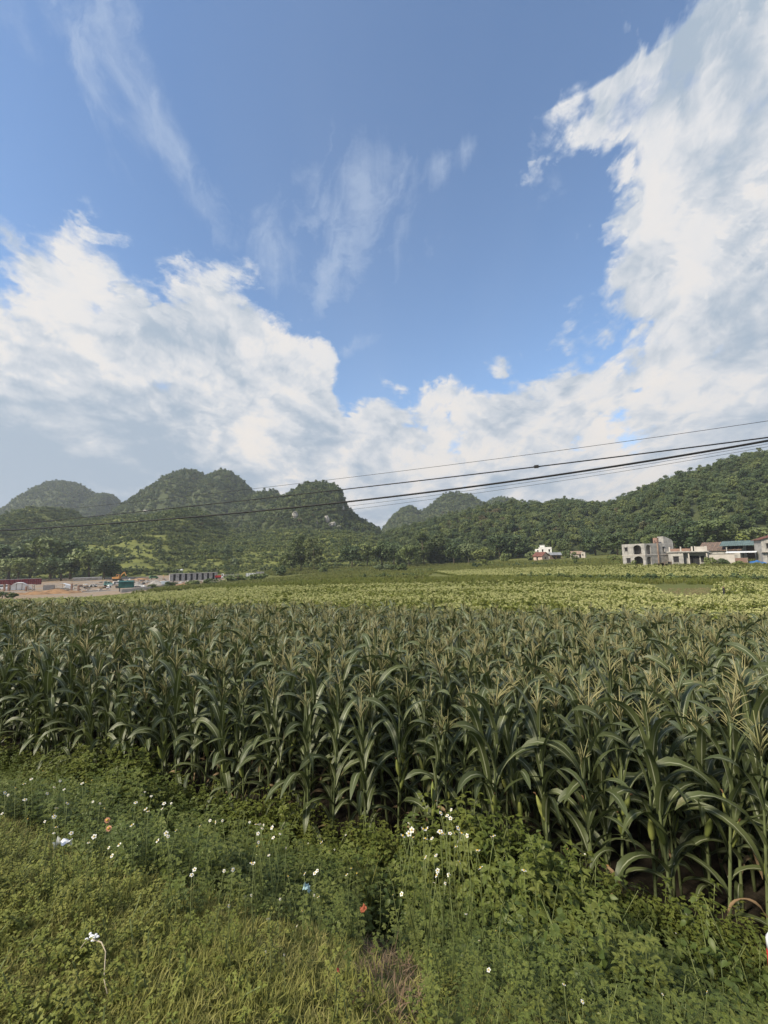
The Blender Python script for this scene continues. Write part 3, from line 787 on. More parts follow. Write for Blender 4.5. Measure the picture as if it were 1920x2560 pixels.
def leaf_arrays(rng, L, W, phi0, phi1, pw, twist, ruffle, segs=10):
    t = np.linspace(0, 1, segs + 1); ang = phi0 + (phi1 - phi0) * t ** pw
    dx = np.sin(ang) * L / segs; dz = np.cos(ang) * L / segs
    cx = np.concatenate([[0], np.cumsum(dx[:-1])]); cz = np.concatenate([[0], np.cumsum(dz[:-1])])
    w = W * .5 * np.clip((.55 + 2.3 * t) * (1 - t ** 2.2), 0, 1.0) ** .8
    w[-1] = .002
    tw = twist * t ** 1.5; bend = rng.normal(0, .06) * t ** 2
    across = np.array([-1, -.5, 0, .5, 1.0]); V, UV = [], []
    ph = rng.uniform(0, 6.28, 2); fr = rng.uniform(9, 15)
    for i in range(segs + 1):
        # local frame: tangent in the x-z plane, side along y, normal
        nx, nz = -np.cos(ang[i]), np.sin(ang[i])
        for a in across:
            fold = abs(a) * w[i] * (.42 - .25 * t[i]) + (ruffle * abs(a) ** 2 * np.sin(fr * t[i] + ph[0 if a < 0 else 1]) * W * (t[i] < .97))
            sy = a * w[i] * math.cos(tw[i]); sn = a * w[i] * math.sin(tw[i]) + fold
            V.append((cx[i] + nx * sn, sy + bend[i] * L, cz[i] + nz * sn)); UV.append(((a + 1) / 2, t[i]))
    k = len(across); Fc = [(i * k + j, (i + 1) * k + j, (i + 1) * k + j + 1, i * k + j + 1) for i in range(segs) for j in range(k - 1)]
    return np.array(V), np.array(Fc), np.array(UV)

rngc = np.random.default_rng(5)
LEAVES = []      # (mesh, reach class): upright young leaves first, then arching, then hanging
_LA = []
for i in range(16):
    c = i % 4
    p = [(.58, .062, R(10), R(75), 2.0), (.72, .076, R(14), R(135), 1.8), (.80, .080, R(20), R(165), 1.5), (.66, .076, R(34), R(172), 1.1)][c]
    a = leaf_arrays(rngc, p[0] * rngc.uniform(.88, 1.12), p[1] * rngc.uniform(.9, 1.1), p[2] * rngc.uniform(.8, 1.25), p[3] * rngc.uniform(.85, 1.05), p[4] * rngc.uniform(.85, 1.25), rngc.normal(0, 1.0), rngc.uniform(.06, .14))
    _LA.append(a); LEAVES.append(mesh_np('leaf', a[0], a[1], [ML], True, a[2]))
DRYLEAF = mesh_np('leaf', _LA[3][0] * np.array([.7, .6, 1]), _LA[3][1], [MDRY], True, _LA[3][2])

def stalk_mb(rng, h):
    mb = MB(); n = 9; lx, ly = rng.normal(0, .03, 2)
    pts = [(lx * (i / n) ** 2 * 2, ly * (i / n) ** 2 * 2, h * i / n) for i in range(n + 1)]
    rad = [.016 * (1 - .62 * i / n) * (1.12 if i % 2 else .95) for i in range(n + 1)]
    pts[0] = (0, 0, -.06); return mb.tube(pts, rad, 6), pts
def tassel_mb(rng, nb):
    mb = MB(); mb.tube([(0, 0, -.02), (.005, 0, .15), (.012, .004, .36)], [.006, .006, .003], 4)
    for k in range(nb):
        a = rng.uniform(0, 6.28); z0 = rng.uniform(.0, .14); l = rng.uniform(.15, .26); o = rng.uniform(.10, .42)
        p = [(0, 0, z0)]
        for s in (.4, .75, 1.0):
            out = l * s * math.sin(o + s * .35); up = l * s * math.cos(o + s * .45)
            p.append((math.cos(a) * out, math.sin(a) * out, z0 + up))
        mb.tube(p, [.0028, .0044, .0038, .0018], 4)
    return mb
def ear_mb():
    mb = MB(); prof = [(0, .010), (.03, .022), (.09, .029), (.15, .025), (.20, .014), (.235, .003)]
    mb.tube([(0, 0, z) for z, _ in prof], [r for _, r in prof], 8)
    return mb
TASS = [mesh_np('tassel', (m := tassel_mb(rngc, int(rngc.integers(8, 13)))).v, m.f, [MT], True) for _ in range(6)]
EAR = mesh_np('ear', (m := ear_mb()).v, m.f, [ME], True)
SILK = mesh_np('silk', (m := MB().tube([(0, 0, .225), (.006, 0, .25), (.02, .004, .255)], [.006, .007, .003], 5)).v, m.f, [MSILK], True)

class Maize:
    def __init__(s, rng):
        s.h = rng.uniform(1.62, 1.86); mb, s.pts = stalk_mb(rng, s.h); s.stalk = mesh_np('stalk', mb.v, mb.f, [MS], True)
        s.parts = []; n = int(rng.integers(11, 14)); z = .20; az0 = rng.uniform(0, 6.28)
        for i in range(n):
            f = i / (n - 1); z = .2 + (s.h - .25) * f ** .93
            c = 0 if f > .85 else (1 if f > .5 else (2 if f > .22 else 3))
            j = c + 4 * int(rng.integers(0, 4)); a = az0 + (i % 2) * math.pi + rng.normal(0, .38)
            sc = rng.uniform(.85, 1.1) * (.72 if f > .85 else 1.0) * (.8 if f < .15 else 1)
            q = np.interp(z, [p[2] for p in s.pts], range(len(s.pts))); k = int(min(q, len(s.pts) - 2)); fr = q - k
            x = s.pts[k][0] * (1 - fr) + s.pts[k + 1][0] * fr; y = s.pts[k][1] * (1 - fr) + s.pts[k + 1][1] * fr
            s.parts.append(('leaf', LEAVES[j], (x, y, z), Euler((0, 0, a)), sc, j))
        s.tz = (s.pts[-1][0], s.pts[-1][1], s.h - .02); s.ti = int(rng.integers(0, 6)); s.trz = rng.uniform(0, 6.28)
        s.ears = [(az0 + (k % 2) * math.pi + rng.normal(0, .5), s.h * (.42 + .1 * k)) for k in range(int(rng.integers(0, 3)))]
    def joined(s):
        V, Fc, UV, MI, o = [], [], [], [], 0
        def add(v, f, mi, uv=None):
            nonlocal o
            V.append(v); Fc.extend([tuple(int(i) + o for i in q) for q in f]); MI.extend([mi] * len(f)); UV.append(np.full((len(v), 2), .2) if uv is None else uv); o += len(v)
        def md(me): return np.array([v.co[:] for v in me.vertices]), [tuple(p.vertices) for p in me.polygons]
        add(*md(s.stalk), 1)
        for nm, me, loc, rt, sc, j in s.parts:
            a = _LA[j]; Rm = np.array(rt.to_matrix()); add((a[0] * sc) @ Rm.T + np.array(loc), a[1], 0, a[2])
        v, f = md(TASS[s.ti]); add(v + np.array(s.tz), f, 2)
        for a, z in s.ears:
            v, f = md(EAR); Rm = np.array(Euler((0, .3, a)).to_matrix()); add(v @ Rm.T + np.array((0, 0, z)), f, 3)
        return mesh_np('maize', np.concatenate(V), Fc, [ML, MS, MT, ME], True, np.concatenate(UV), MI)
MAIZE = [Maize(rngc) for _ in range(9)]

# rows run along the road
def maize_rows():
    rng = np.random.default_rng(21); P = []
    ux, uy = NY, -NX
    for r in range(0, 70):
        s = 4.8 + r * .50
        for k in range(-360, 240):
            l = k * .21 + rng.normal(0, .05); ss = s + rng.normal(0, .07)
            P.append((NX * ss + ux * l, NY * ss + uy * l))
    P = np.array(P); x, y = P[:, 0], P[:, 1]
    # far headland of the field, nearer on the right hand
    yfar = np.interp(x, [-40, -22, 0, 8, 14, 24], [27.5, 25.5, 20.5, 17.6, 15.2, 11.5])
    ok = (y < yfar) & (y > .9)
    x, y = x[ok], y[ok]; z = gz(x, y)
    px, py = project(x, y, z + 1.2); mg = 260 + F * 4.5 / np.maximum(y, 1.5); ok = (px > -mg) & (px < 1920 + mg)
    ok &= rng.random(len(x)) > .04
    return x[ok], y[ok], z[ok]
mx_, my_, mz_ = maize_rows()
_px, _py = project(mx_, my_, mz_ + 1.4)
_d = np.hypot(mx_, my_)
vis = (_px > -40) & (_px < 1960) & (_py < 2600)
order = np.argsort(np.where(vis, _d, 1e9))[:300]
sel = np.zeros(len(mx_), bool); sel[order] = True
rngm = np.random.default_rng(33)
def maize_plant(kind, loc, rz, sc, label, tiltx, tilty):
    e = empty('maize_plant', loc, rz, label, 'maize plant', 'maize plants in the front rows'); e.rotation_euler = (tiltx, tilty, rz); e.scale = (sc, sc, sc)
    link(bpy.data.objects.new('stalk', kind.stalk), e)
    for nm, me, l, rt, s_, j in kind.parts:
        dead = l[2] < .45 and random.random() < .3
        o = bpy.data.objects.new('leaf', DRYLEAF if dead else me); o.location = l; o.rotation_euler = (0, 0, rt.z + random.gauss(0, .12)); o.scale = (s_,) * 3; link(o, e)
        if dead: o['label'] = 'withered brown leaf'
    o = bpy.data.objects.new('tassel', TASS[kind.ti]); o.location = kind.tz; o.rotation_euler = (random.gauss(0, .1), random.gauss(0, .1), random.uniform(0, 6.28)); link(o, e)
    for a, z in kind.ears:
        o = bpy.data.objects.new('ear', EAR); o.location = (0, 0, z); o.rotation_euler = (0, .3, a); link(o, e)
        q = bpy.data.objects.new('silk', SILK); link(q, o)
front = sdist(mx_, my_)
for i in order:
    lab = 'green maize plant with tassel in the outermost row beside the weedy bank' if front[i] < 5.05 else 'green maize plant with tan tassel standing within the front rows of the field'
    maize_plant(MAIZE[int(rngm.integers(0, 9))], (float(mx_[i]), float(my_[i]), float(mz_[i])), float(rngm.uniform(0, 6.28)), float(rngm.uniform(.84, 1.14)), lab, float(rngm.normal(0, .06)), float(rngm.normal(0, .06)))
MZ = protos('field_maize', [k.joined() for k in MAIZE])
rest = ~sel
scatter('maize_foliage', mx_[rest], my_[rest], mz_[rest], MZ, 'dense green maize with tan tassels filling the rest of the field', rngm, .84, 1.14, .06, zs=1.0)

# ------------------------------------------------------------------ flowering crop and rice strips beyond the maize
def crop_plant(seed, flower, h=.75, n=26):
    rng = np.random.default_rng(seed); V, Fc, MI = [], [], []
    def quad(c, t, w, mi):
        b = len(V); V.extend([c - t, c + w, c + t, c - w]); Fc.append((b, b + 1, b + 2, b + 3)); MI.append(mi)
    for i in range(n):
        a = rng.uniform(0, 6.28); z = rng.uniform(.1, 1) * h; r = .28 * (1.1 - z / h * .6)
        c = np.array([math.cos(a) * r, math.sin(a) * r, z * .85]); t = np.array([math.cos(a), math.sin(a), rng.uniform(-.3, .7)]) * .15
        w = np.array([-math.sin(a), math.cos(a), rng.normal(0, .3)]) * .065; quad(c, t, w, 0)
    if flower:
        for i in range(12):
            c = np.array([rng.normal(0, .10), rng.normal(0, .10), h * rng.uniform(.92, 1.22)]); t = rng.normal(size=3) * .046; w = rng.normal(size=3) * .046; quad(c, t, w, 1)
    return mesh_np('crop', np.array(V), np.array(Fc), [LEAF_CROP, PETAL_CREAM], False, None, MI)
LEAF_CROP = leafmat('crop_leaf', [(.15, .18, .030), (.18, .205, .034), (.21, .22, .04)], .6, .25)
PETAL_CREAM = leafmat('crop_flower', [(.40, .41, .17), (.48, .47, .22), (.35, .38, .14)], .7, .2)
CROP = protos('flowering_crop', [crop_plant(60 + i, i < 4) for i in range(5)])
LEAF_RICE = leafmat('rice_leaf', [(.125, .150, .030), (.155, .175, .036), (.18, .185, .045)], .6, .3)
LEAF_DULL = leafmat('fallow_leaf', [(.13, .15, .042), (.165, .18, .05), (.185, .185, .06)], .7, .25)
def tuft(seed, mat, h=.6, n=24, w=.022, spread_=.16, lean=.35):
    rng = np.random.default_rng(seed); V, Fc = [], []
    for i in range(n):
        a = rng.uniform(0, 6.28); r = spread_ * math.sqrt(rng.random()); b = np.array([math.cos(a) * r, math.sin(a) * r, -.02])
        d = rng.uniform(0, 6.28); o = np.array([math.cos(d), math.sin(d), 0]); s_ = np.array([-math.sin(d), math.cos(d), 0]) * w * rng.uniform(.7, 1.2)
        hh = h * rng.uniform(.55, 1.1); l = lean * rng.uniform(.3, 1.4)
        p1 = b + np.array([0, 0, hh * .55]) + o * hh * l * .3; p2 = b + np.array([0, 0, hh * .95]) + o * hh * l
        k = len(V); V += [b - s_, b + s_, p1 + s_ * .8, p1 - s_ * .8, p2]; Fc += [(k, k + 1, k + 2, k + 3), (k + 3, k + 2, k + 4)]
    return mesh_np('tuft', np.array(V), Fc, [mat])
RICE = protos('rice_tuft', [tuft(70 + i, LEAF_RICE, .7, 26, .03, .3) for i in range(3)])
FALLOW = protos('fallow_tuft', [tuft(80 + i, LEAF_DULL, .7, 26, .035, .35) for i in range(3)] + [canopy(85, 60, .14, LEAF_DULL, .45, .3, .25, 4)])

DRYF = protos('dry_field_tuft', [tuft(90 + i, leafmat('dry_field_%d' % i, [(.19, .17, .085), (.24, .205, .11)], .8, .1), .4, 26, .03, .35) for i in range(2)])
FLOWERF = [(-200, 1500), (60, 1506), (330, 1492), (500, 1478), (700, 1473), (1000, 1466), (1280, 1459), (1560, 1462), (1640, 1474), (1660, 1495), (1720, 1500), (1930, 1494), (2150, 1494), (2150, 1580), (-200, 1560)]
rngf = np.random.default_rng(44)
x, y, z = spread(FLOWERF, 8.0, xr=(-80, 75), yr=(12, 130), seed=4)
patch = fbm(x / 6, y / 4, 4, 11); fl = np.where(rngf.random(len(x)) < np.clip((patch - .40) * 6, .2, .9), rngf.integers(0, 4, len(x)), 4)
yfar_ = np.interp(x, [-40, -22, 0, 8, 14, 24], [27.5, 25.5, 20.5, 17.6, 15.2, 11.5]) + .8
k = y > yfar_
scatter('flowering_crop_foliage', x[k], y[k], z[k], CROP, 'pale yellow flowering crop filling the field behind the maize', rngf, .42, .78, .1, idx=fl[k])
for poly, coll, dens, lab, sd, s0, s1 in [
    ([(480, 1476), (560, 1466), (760, 1456), (900, 1447), (1050, 1452), (1300, 1446), (1330, 1456), (1000, 1463), (700, 1470), (500, 1480)], RICE, 1.5, 'bright green rice strip along the far edge of the flowering crop', 5, .8, 1.2),
    ([(1080, 1432), (1250, 1426), (1560, 1418), (2050, 1426), (2050, 1452), (1600, 1446), (1300, 1444), (1150, 1444)], CROP, 3.0, 'yellow green crop strip in front of the concrete houses', 6, .6, .9),
    ([(1060, 1446), (1300, 1446), (1600, 1448), (2050, 1456), (2050, 1466), (1600, 1460), (1300, 1457), (1080, 1462)], RICE, 1.6, 'rice strip between the two flowering crop fields', 7, .8, 1.2),
    ([(1640, 1474), (1770, 1470), (1800, 1480), (1760, 1494), (1660, 1495)], DRYF, 2.5, 'thin dry grass on the bare patch at the field edge', 8, .3, .6),
    ([(1790, 1466), (2050, 1468), (2050, 1494), (1930, 1494), (1780, 1494)], CROP, 1.6, 'sparse flowering crop east of the bare patch', 9, .7, 1.0),
    ([(560, 1455), (700, 1446), (860, 1428), (1000, 1420), (1240, 1412), (1560, 1410), (1560, 1418), (1250, 1426), (1080, 1434), (1050, 1450), (900, 1446), (700, 1456), (580, 1466), (380, 1482), (330, 1486), (420, 1470)], FALLOW, 1.0, 'rough grass and weeds over the fallow centre fields', 10, .7, 1.5),
    ([(640, 1424), (900, 1418), (1150, 1408), (1560, 1398), (1560, 1409), (1240, 1411), (1000, 1419), (860, 1427), (700, 1440), (640, 1440)], FALLOW, .5, 'rough grass along the foot of the wooded ridge', 11, .9, 1.8),
    ([(1540, 1410), (2050, 1400), (2050, 1424), (1540, 1417)], FALLOW, 1.2, 'rough grass bank in front of the houses', 12, .8, 1.5)]:
    x, y, z = spread(poly, dens, xr=(-140, 260), yr=(35, 290), seed=sd)
    kk = np.ones(len(x), bool)
    o = scatter('crop_foliage' if coll is CROP else 'grass', x[kk], y[kk], z[kk], coll, lab, rngf, s0, s1, .1)
    
# dark hedge lines along the field banks
for j, (pl, lab) in enumerate([([(1290, 1444), (1450, 1450), (1650, 1452), (1850, 1450), (1930, 1449)], 'dark weedy bank between the crop strips before the houses'),
                               ([(840, 1430), (1000, 1426), (1080, 1430)], 'dark hedge line across the centre fields'), ([(1240, 1418), (1400, 1414), (1550, 1412)], 'dark hedge line before the white farmhouse'),
                               ([(900, 1448), (980, 1444), (1060, 1442)], 'weedy bank at the end of the rice strip')]):
    pts = [onground(*p) for p in pl]; xs, ys = [], []
    for a, b in zip(pts[:-1], pts[1:]):
        n = int((b - a).length * 2.2); f = rngf.random(n); xs += list(a.x + (b.x - a.x) * f + rngf.normal(0, .5, n)); ys += list(a.y + (b.y - a.y) * f + rngf.normal(0, .7, n))
    xs, ys = np.array(xs), np.array(ys)
    scatter('undergrowth', xs, ys, gz(xs, ys), BRUSH, lab, rngf, .5, 1.0, .1, idx=rngf.choice(4, len(xs), p=[.5, .1, .1, .3]))

# ------------------------------------------------------------------ roadside bank: grass, weeds, flowers
LEAF_WEED = leafmat('weed_leaf', [(.070, .095, .024), (.10, .13, .028), (.13, .158, .032), (.15, .168, .038), (.11, .138, .030)], .5, .28, nscale=1.2)
LEAF_VERGE = leafmat('verge_leaf', [(0.159, 0.189, 0.035), (0.195, 0.218, 0.041), (0.224, 0.224, 0.050), (0.171, 0.203, 0.038)], .6, .28, nscale=1.6)
LEAF_GRASS = leafmat('verge_grass', [(0.190, 0.207, 0.046), (0.241, 0.239, 0.057), (0.287, 0.259, 0.092), (0.178, 0.207, 0.044)], .7, .28, nscale=2.0)
STEM = solid('weed_stem', (.15, .18, .06), .7, .3, 20)
def leaflet(V, Fc, MI, c, d, up, L, W, mi=0, droop=.15):
    """A pointed, folded leaflet: six corners."""
    d = d / np.linalg.norm(d); s_ = np.cross(d, up); s_ /= np.linalg.norm(s_) + 1e-9; n = np.cross(s_, d)
    k = len(V)
    V += [c, c + d * L * .38 + s_ * W * .5 + n * W * .14, c + d * L * .72 + s_ * W * .34 - n * L * droop * .4 + n * W * .1, c + d * L - n * L * droop,
          c + d * L * .72 - s_ * W * .34 - n * L * droop * .4 + n * W * .1, c + d * L * .38 - s_ * W * .5 + n * W * .14, c + d * L * .42]
    Fc += [(k, k + 1, k + 6), (k + 1, k + 2, k + 6), (k + 2, k + 3, k + 6), (k + 3, k + 4, k + 6), (k + 4, k + 5, k + 6), (k + 5, k, k + 6)]
    MI += [mi] * 6
def sprig(seed, mat, h, nodes, L, W, tri=True, lean=.2):
    rng = np.random.default_rng(seed); V, Fc, MI = [], [], []
    la = rng.uniform(0, 6.28); lx, ly = math.cos(la) * lean * h, math.sin(la) * lean * h
    def p(f): return np.array([lx * f * f, ly * f * f, h * f])
    for i in range(nodes):
        f = .2 + .8 * (i / (nodes - 1)); c = p(f); az0 = i * 1.57 + rng.normal(0, .4)
        for q in range(2 if f < .97 else 3):
            a = az0 + q * (math.pi if f < .97 else 2.1); d = np.array([math.cos(a), math.sin(a), rng.uniform(.15, .8)]); pet = L * rng.uniform(.35, .7)
            e = c + d / np.linalg.norm(d) * pet; s_ = rng.uniform(.75, 1.15) * (1.05 - .3 * f)
            leaflet(V, Fc, MI, e, d * np.array([1, 1, .4]), np.array([0, 0, 1.]), L * s_, W * s_, 0, rng.uniform(.05, .35))
            if tri:
                for sg in (-1, 1):
                    b = a + sg * 1.1; dd = np.array([math.cos(b), math.sin(b), d[2] * .5])
                    leaflet(V, Fc, MI, e - d * pet * .1, dd, np.array([0, 0, 1.]), L * s_ * .75, W * s_ * .75, 0, rng.uniform(.05, .3))
    k = len(V); w = .0022
    for f in (0, .5, 1): c = p(f); V += [c + np.array([w, 0, 0]), c + np.array([-w, w, 0]), c + np.array([-w, -w, 0])]
    for i in range(2):
        for j in range(3): a, b = k + i * 3 + j, k + i * 3 + (j + 1) % 3; Fc.append((a, b, b + 3, a + 3)); MI.append(1)
    return mesh_np('sprig', np.array(V), Fc, [mat, STEM], False, None, MI)
WEED = protos('bank_weed', [sprig(100 + i, LEAF_WEED, rngf.uniform(.26, .42), 7, .045, .026) for i in range(6)])
LOWW = protos('verge_weed', [sprig(120 + i, LEAF_VERGE, rngf.uniform(.05, .10), 5, .017, .010, lean=.5) for i in range(4)] + [tuft(130 + i, LEAF_GRASS, .05, 34, .0026, .06, .9) for i in range(4)])
TALLG = protos('tall_grass', [tuft(140 + i, LEAF_GRASS, .55, 14, .005, .04, .45) for i in range(3)])

# the bank in view: points over the near ground, weeds tall on the slope, low on the verge
def near_pts(dens, s0, s1, seed, prob=None):
    rng = np.random.default_rng(seed); n = int(26 * 13 * dens); x, y = rng.uniform(-14, 12, n), rng.uniform(-1.5, 11.5, n)
    s = sdist(x, y); z = gz(x, y); px, py = project(x, y, z + .15)
    ok = (s > s0) & (s < s1) & (px > -1500) & (px < 3600) & (py < 4200) & (y > .2)
    ok &= np.isfinite(px)
    if prob is not None: ok &= rng.random(n) < prob(x, y, s, px, py)
    return x[ok], y[ok], z[ok], s[ok], px[ok], py[ok]
BARE = [(870, 2330), (960, 2270), (1020, 2330), (1060, 2440), (1010, 2500), (900, 2460)]
def weed_prob(x, y, s, px, py):
    v = smooth(1.75, 2.6, s + (fbm(x * 1.1, y * 1.1, 3, 3) - .47) * 1.9 + smooth(650, 1250, px) * 1.3)
    return v * np.where(inpoly(px, py, BARE), .12, 1)
x, y, z, s_, px, py = near_pts(190, .4, 4.8, 51, weed_prob)
hs = (.42 + 1.15 * fbm(x * 1.5, y * 1.5, 3, 9) ** 1.3) * (.75 + .35 * smooth(1.4, 3.2, s_)) * (1 + .20 * smooth(3.0, 4.2, s_))
hs *= 1 + .95 * smooth(2.7, 3.9, s_) * np.exp(-((px - 1310) / 220) ** 2)
hs *= 1 + .45 * np.exp(-((px - 270) / 130) ** 2) * smooth(3.0, 3.8, s_)
scatter('weeds', x, y, z, WEED, 'dense leafy green weeds covering the roadside bank', rngf, tilt=.22, scale=hs)
x, y, z, s_, px, py = near_pts(1250, -1.5, 3.0, 52, lambda x, y, s, px, py: (1 - .8 * smooth(1.9, 2.9, s + smooth(650, 1250, px) * 1.2)) * np.where(inpoly(px, py, BARE), .2, 1))
gi = np.where(rngf.random(len(x)) < np.clip((fbm(x * 1.5, y * 1.5, 3, 17) - .25) * 1.2, .08, .6), rngf.integers(0, 4, len(x)), rngf.integers(4, 8, len(x)))
scatter('grass', x, y, z, LOWW, 'short yellowish grass and clover on the verge', rngf, .7, 1.35, .2, idx=gi)
x, y, z, s_, px, py = near_pts(9, 3.4, 4.8, 53, lambda x, y, s, px, py: np.where((px > 560) & (px < 1150), 1.0, .25))
scatter('grass', x, y, z, TALLG, 'tall grass blades along the foot of the maize', rngf, .6, 1.15, .15)

# white flowers on thin stems, one plant each
PETAL_W = solid('white_petal', (.66, .66, .62), .6, .05, 30); DISC = solid('yellow_disc', (.62, .42, .05), .7, .2, 60)
PETAL_O = solid('orange_petal', (.60, .30, .18), .6, .2, 40)
def flower_mesh(pm, r=.016, n=5):
    V, Fc = [], []
    for i in range(n):
        a = i * 6.283 / n; d = np.array([math.cos(a), math.sin(a), 0]); w = np.array([-math.sin(a), math.cos(a), 0]); k = len(V); z = np.array([0, 0, 1])
        V += [d * r * .25 - w * r * .2, d * r * .25 + w * r * .2, d * r * .8 + w * r * .42 + z * r * .12, d * r * 1.08 + z * r * .02, d * r * .8 - w * r * .42 + z * r * .12]; Fc.append((k, k + 1, k + 2, k + 3, k + 4))
    return mesh_np('petals', np.array(V), Fc, [pm])
FLW, FLO = flower_mesh(PETAL_W), flower_mesh(PETAL_O, .012, 8)
DISCM = mesh_np('disc', (m := MB().ball((0, 0, .003), .006, .006, .005, 7, 4)).v, m.f, [DISC], True)
def stem_mesh(h, seed):
    r_ = random.Random(seed); mb = MB(); q = [(0, 0, -h), (r_.uniform(-.03, .03), r_.uniform(-.03, .03), -h * .5), (0, 0, 0)]
    mb.tube(q, [.0014, .0012, .0009], 4); return mesh_np('stem', mb.v, mb.f, [STEM], True)
STEMS = [stem_mesh(.30, i) for i in range(4)]
FP = [(20, 1990), (38, 1975), (5, 2035), (60, 1962), (78, 1948), (95, 1935), (108, 1928), (130, 1912), (150, 1955), (135, 2040), (140, 2070), (70, 2050), (62, 2000), (118, 1985), (160, 1975), (168, 2010), (205, 1960), (240, 1948), (250, 2010), (232, 2008),
      (352, 1990), (364, 2025), (384, 1975), (400, 1980), (410, 2010), (378, 1992), (405, 2022), (362, 1980), (135, 2045), (178, 2085), (235, 2095), (272, 2120), (298, 2115), (280, 2140), (330, 2065), (440, 2080), (420, 2092), (500, 2068),
      (525, 2052), (556, 2052), (486, 2175), (560, 2180), (600, 2210), (634, 2160), (643, 2118), (672, 2140), (720, 2195), (715, 2120), (770, 2112), (806, 2112), (823, 2130), (793, 2178), (787, 2185), (867, 2188), (878, 2172), (628, 2240), (572, 2268), (613, 2245),
      (700, 2248), (670, 2298), (742, 2318), (755, 2280), (664, 2382), (710, 2392), (785, 2240), (796, 2243), (640, 2062), (655, 2072), (680, 2070), (645, 2085), (652, 2060), (684, 2062), (700, 2085), (864, 2092),
      (1022, 2062), (1030, 2078), (1033, 2095), (1058, 2076), (1080, 2102), (1100, 2082), (1118, 2040), (1102, 2034), (1125, 2084), (1145, 2074), (1140, 2118), (1168, 2092), (1195, 2128), (1202, 2170), (1235, 2092), (1090, 2142), (1092, 2194), (1086, 2210), (1122, 2190), (983, 2242), (1004, 2236), (1148, 2160), (1165, 2290), (1198, 2355), (1240, 2328), (1434, 2345), (1452, 2140), (1690, 2335), (1707, 2410), (1768, 2480), (1657, 2490), (1456, 2506), (1222, 2428), (1410, 2464), (1060, 2168), (1310, 2180)]
def ray_hit(px, py, lift):
    p = onground(px, py, lift); return Vector((p.x, p.y, p.z + lift))
FP += [(a + random.randint(-28, 28), b + random.randint(-14, 18)) for a, b in FP if b < 2200 and random.random() < .55]
for i, (fx, fy) in enumerate(FP):
    lift = .55 if fy < 2110 else (.44 if fy < 2200 else (.28 if fy < 2300 else .17))
    if fx > 950: lift += .14 if fy > 2300 else .26
    p = ray_hit(fx, fy, lift)
    if sdist(p.x, p.y) > 4.75: q_ = ray(fx, fy); k_ = 4.7 / (NX * q_.x + NY * q_.y); p = Vector((0, 0, CAM_Z)) + q_ * k_
    e = empty('white_flower', p, random.uniform(0, 6.28), 'small white five-petalled flower on a thin stem above the bank weeds', 'flower', 'white flowers on the bank')
    e.scale = (1, 1, 1)
    o = link(bpy.data.objects.new('petals', FLW), e); tl = (random.gauss(-.55, .35), random.gauss(0, .35), 0); sc_ = random.uniform(.36, .68) * (.7 if fy > 2200 else .9); o.rotation_euler = tl; o.scale = (sc_,) * 3
    d_ = link(bpy.data.objects.new('disc', DISCM), o)
    st_ = link(bpy.data.objects.new('stem', random.choice(STEMS)), e)
for (fx, fy, lab) in [(268, 2053, 'salmon flower, upper of two close together among the dark weeds'), (272, 2072, 'salmon flower, lower of two close together among the dark weeds'), (1418, 2130, 'orange flower near the top of the leafy shrub'), (1520, 2168, 'orange flower at the shrub edge facing the dark maize gap'),
                      (1494, 2240, 'orange flower, first of a pair beside the dark gap'), (1530, 2239, 'orange flower, second of a pair beside the dark gap')]:
    p = ray_hit(fx, fy, .45)
    e = empty('orange_flower', p, random.uniform(0, 6.28), lab, 'flower', 'orange flowers on the bank')
    o = link(bpy.data.objects.new('petals', FLO), e); o.rotation_euler = (-.8, random.gauss(0, .3), 0); link(bpy.data.objects.new('disc', DISCM), o); link(bpy.data.objects.new('stem', random.choice(STEMS)), e)

# broad-leaved shrubs on the bank, leaf by leaf
LEAF_SHRUB = leafmat('shrub_leaf', [(.065, .095, .024), (.085, .118, .028), (.105, .135, .034)], .5, .22)
def broad_leaf(seed):
    rng = np.random.default_rng(seed); L = .105; W = .062; V, Fc = [], []
    ts = [0, .15, .35, .6, .82, 1]; ws = [.08, .72, 1, .8, .42, .02]; dr = rng.uniform(.15, .5)
    for t, w in zip(ts, ws):
        z = -dr * L * t * t
        for a in (-1, 0, 1): V.append((L * t, a * w * W / 2 + rng.normal(0, .0015), z + abs(a) * w * W * .16 + rng.normal(0, .001)))
    for i in range(5):
        for j in range(2): a = i * 3 + j; Fc.append((a, a + 3, a + 4, a + 1))
    return mesh_np('leaf', np.array(V), np.array(Fc), [LEAF_SHRUB], True)
BL = [broad_leaf(i) for i in range(5)]
def on_column(px, s):
    """The spot on the bank s metres from the verge, in the upright plane through a pixel column."""
    d = ray(px, 2200); k = s / (NX * d.x + NY * d.y); x, y = d.x * k, d.y * k
    return Vector((x, y, gz1(x, y)))
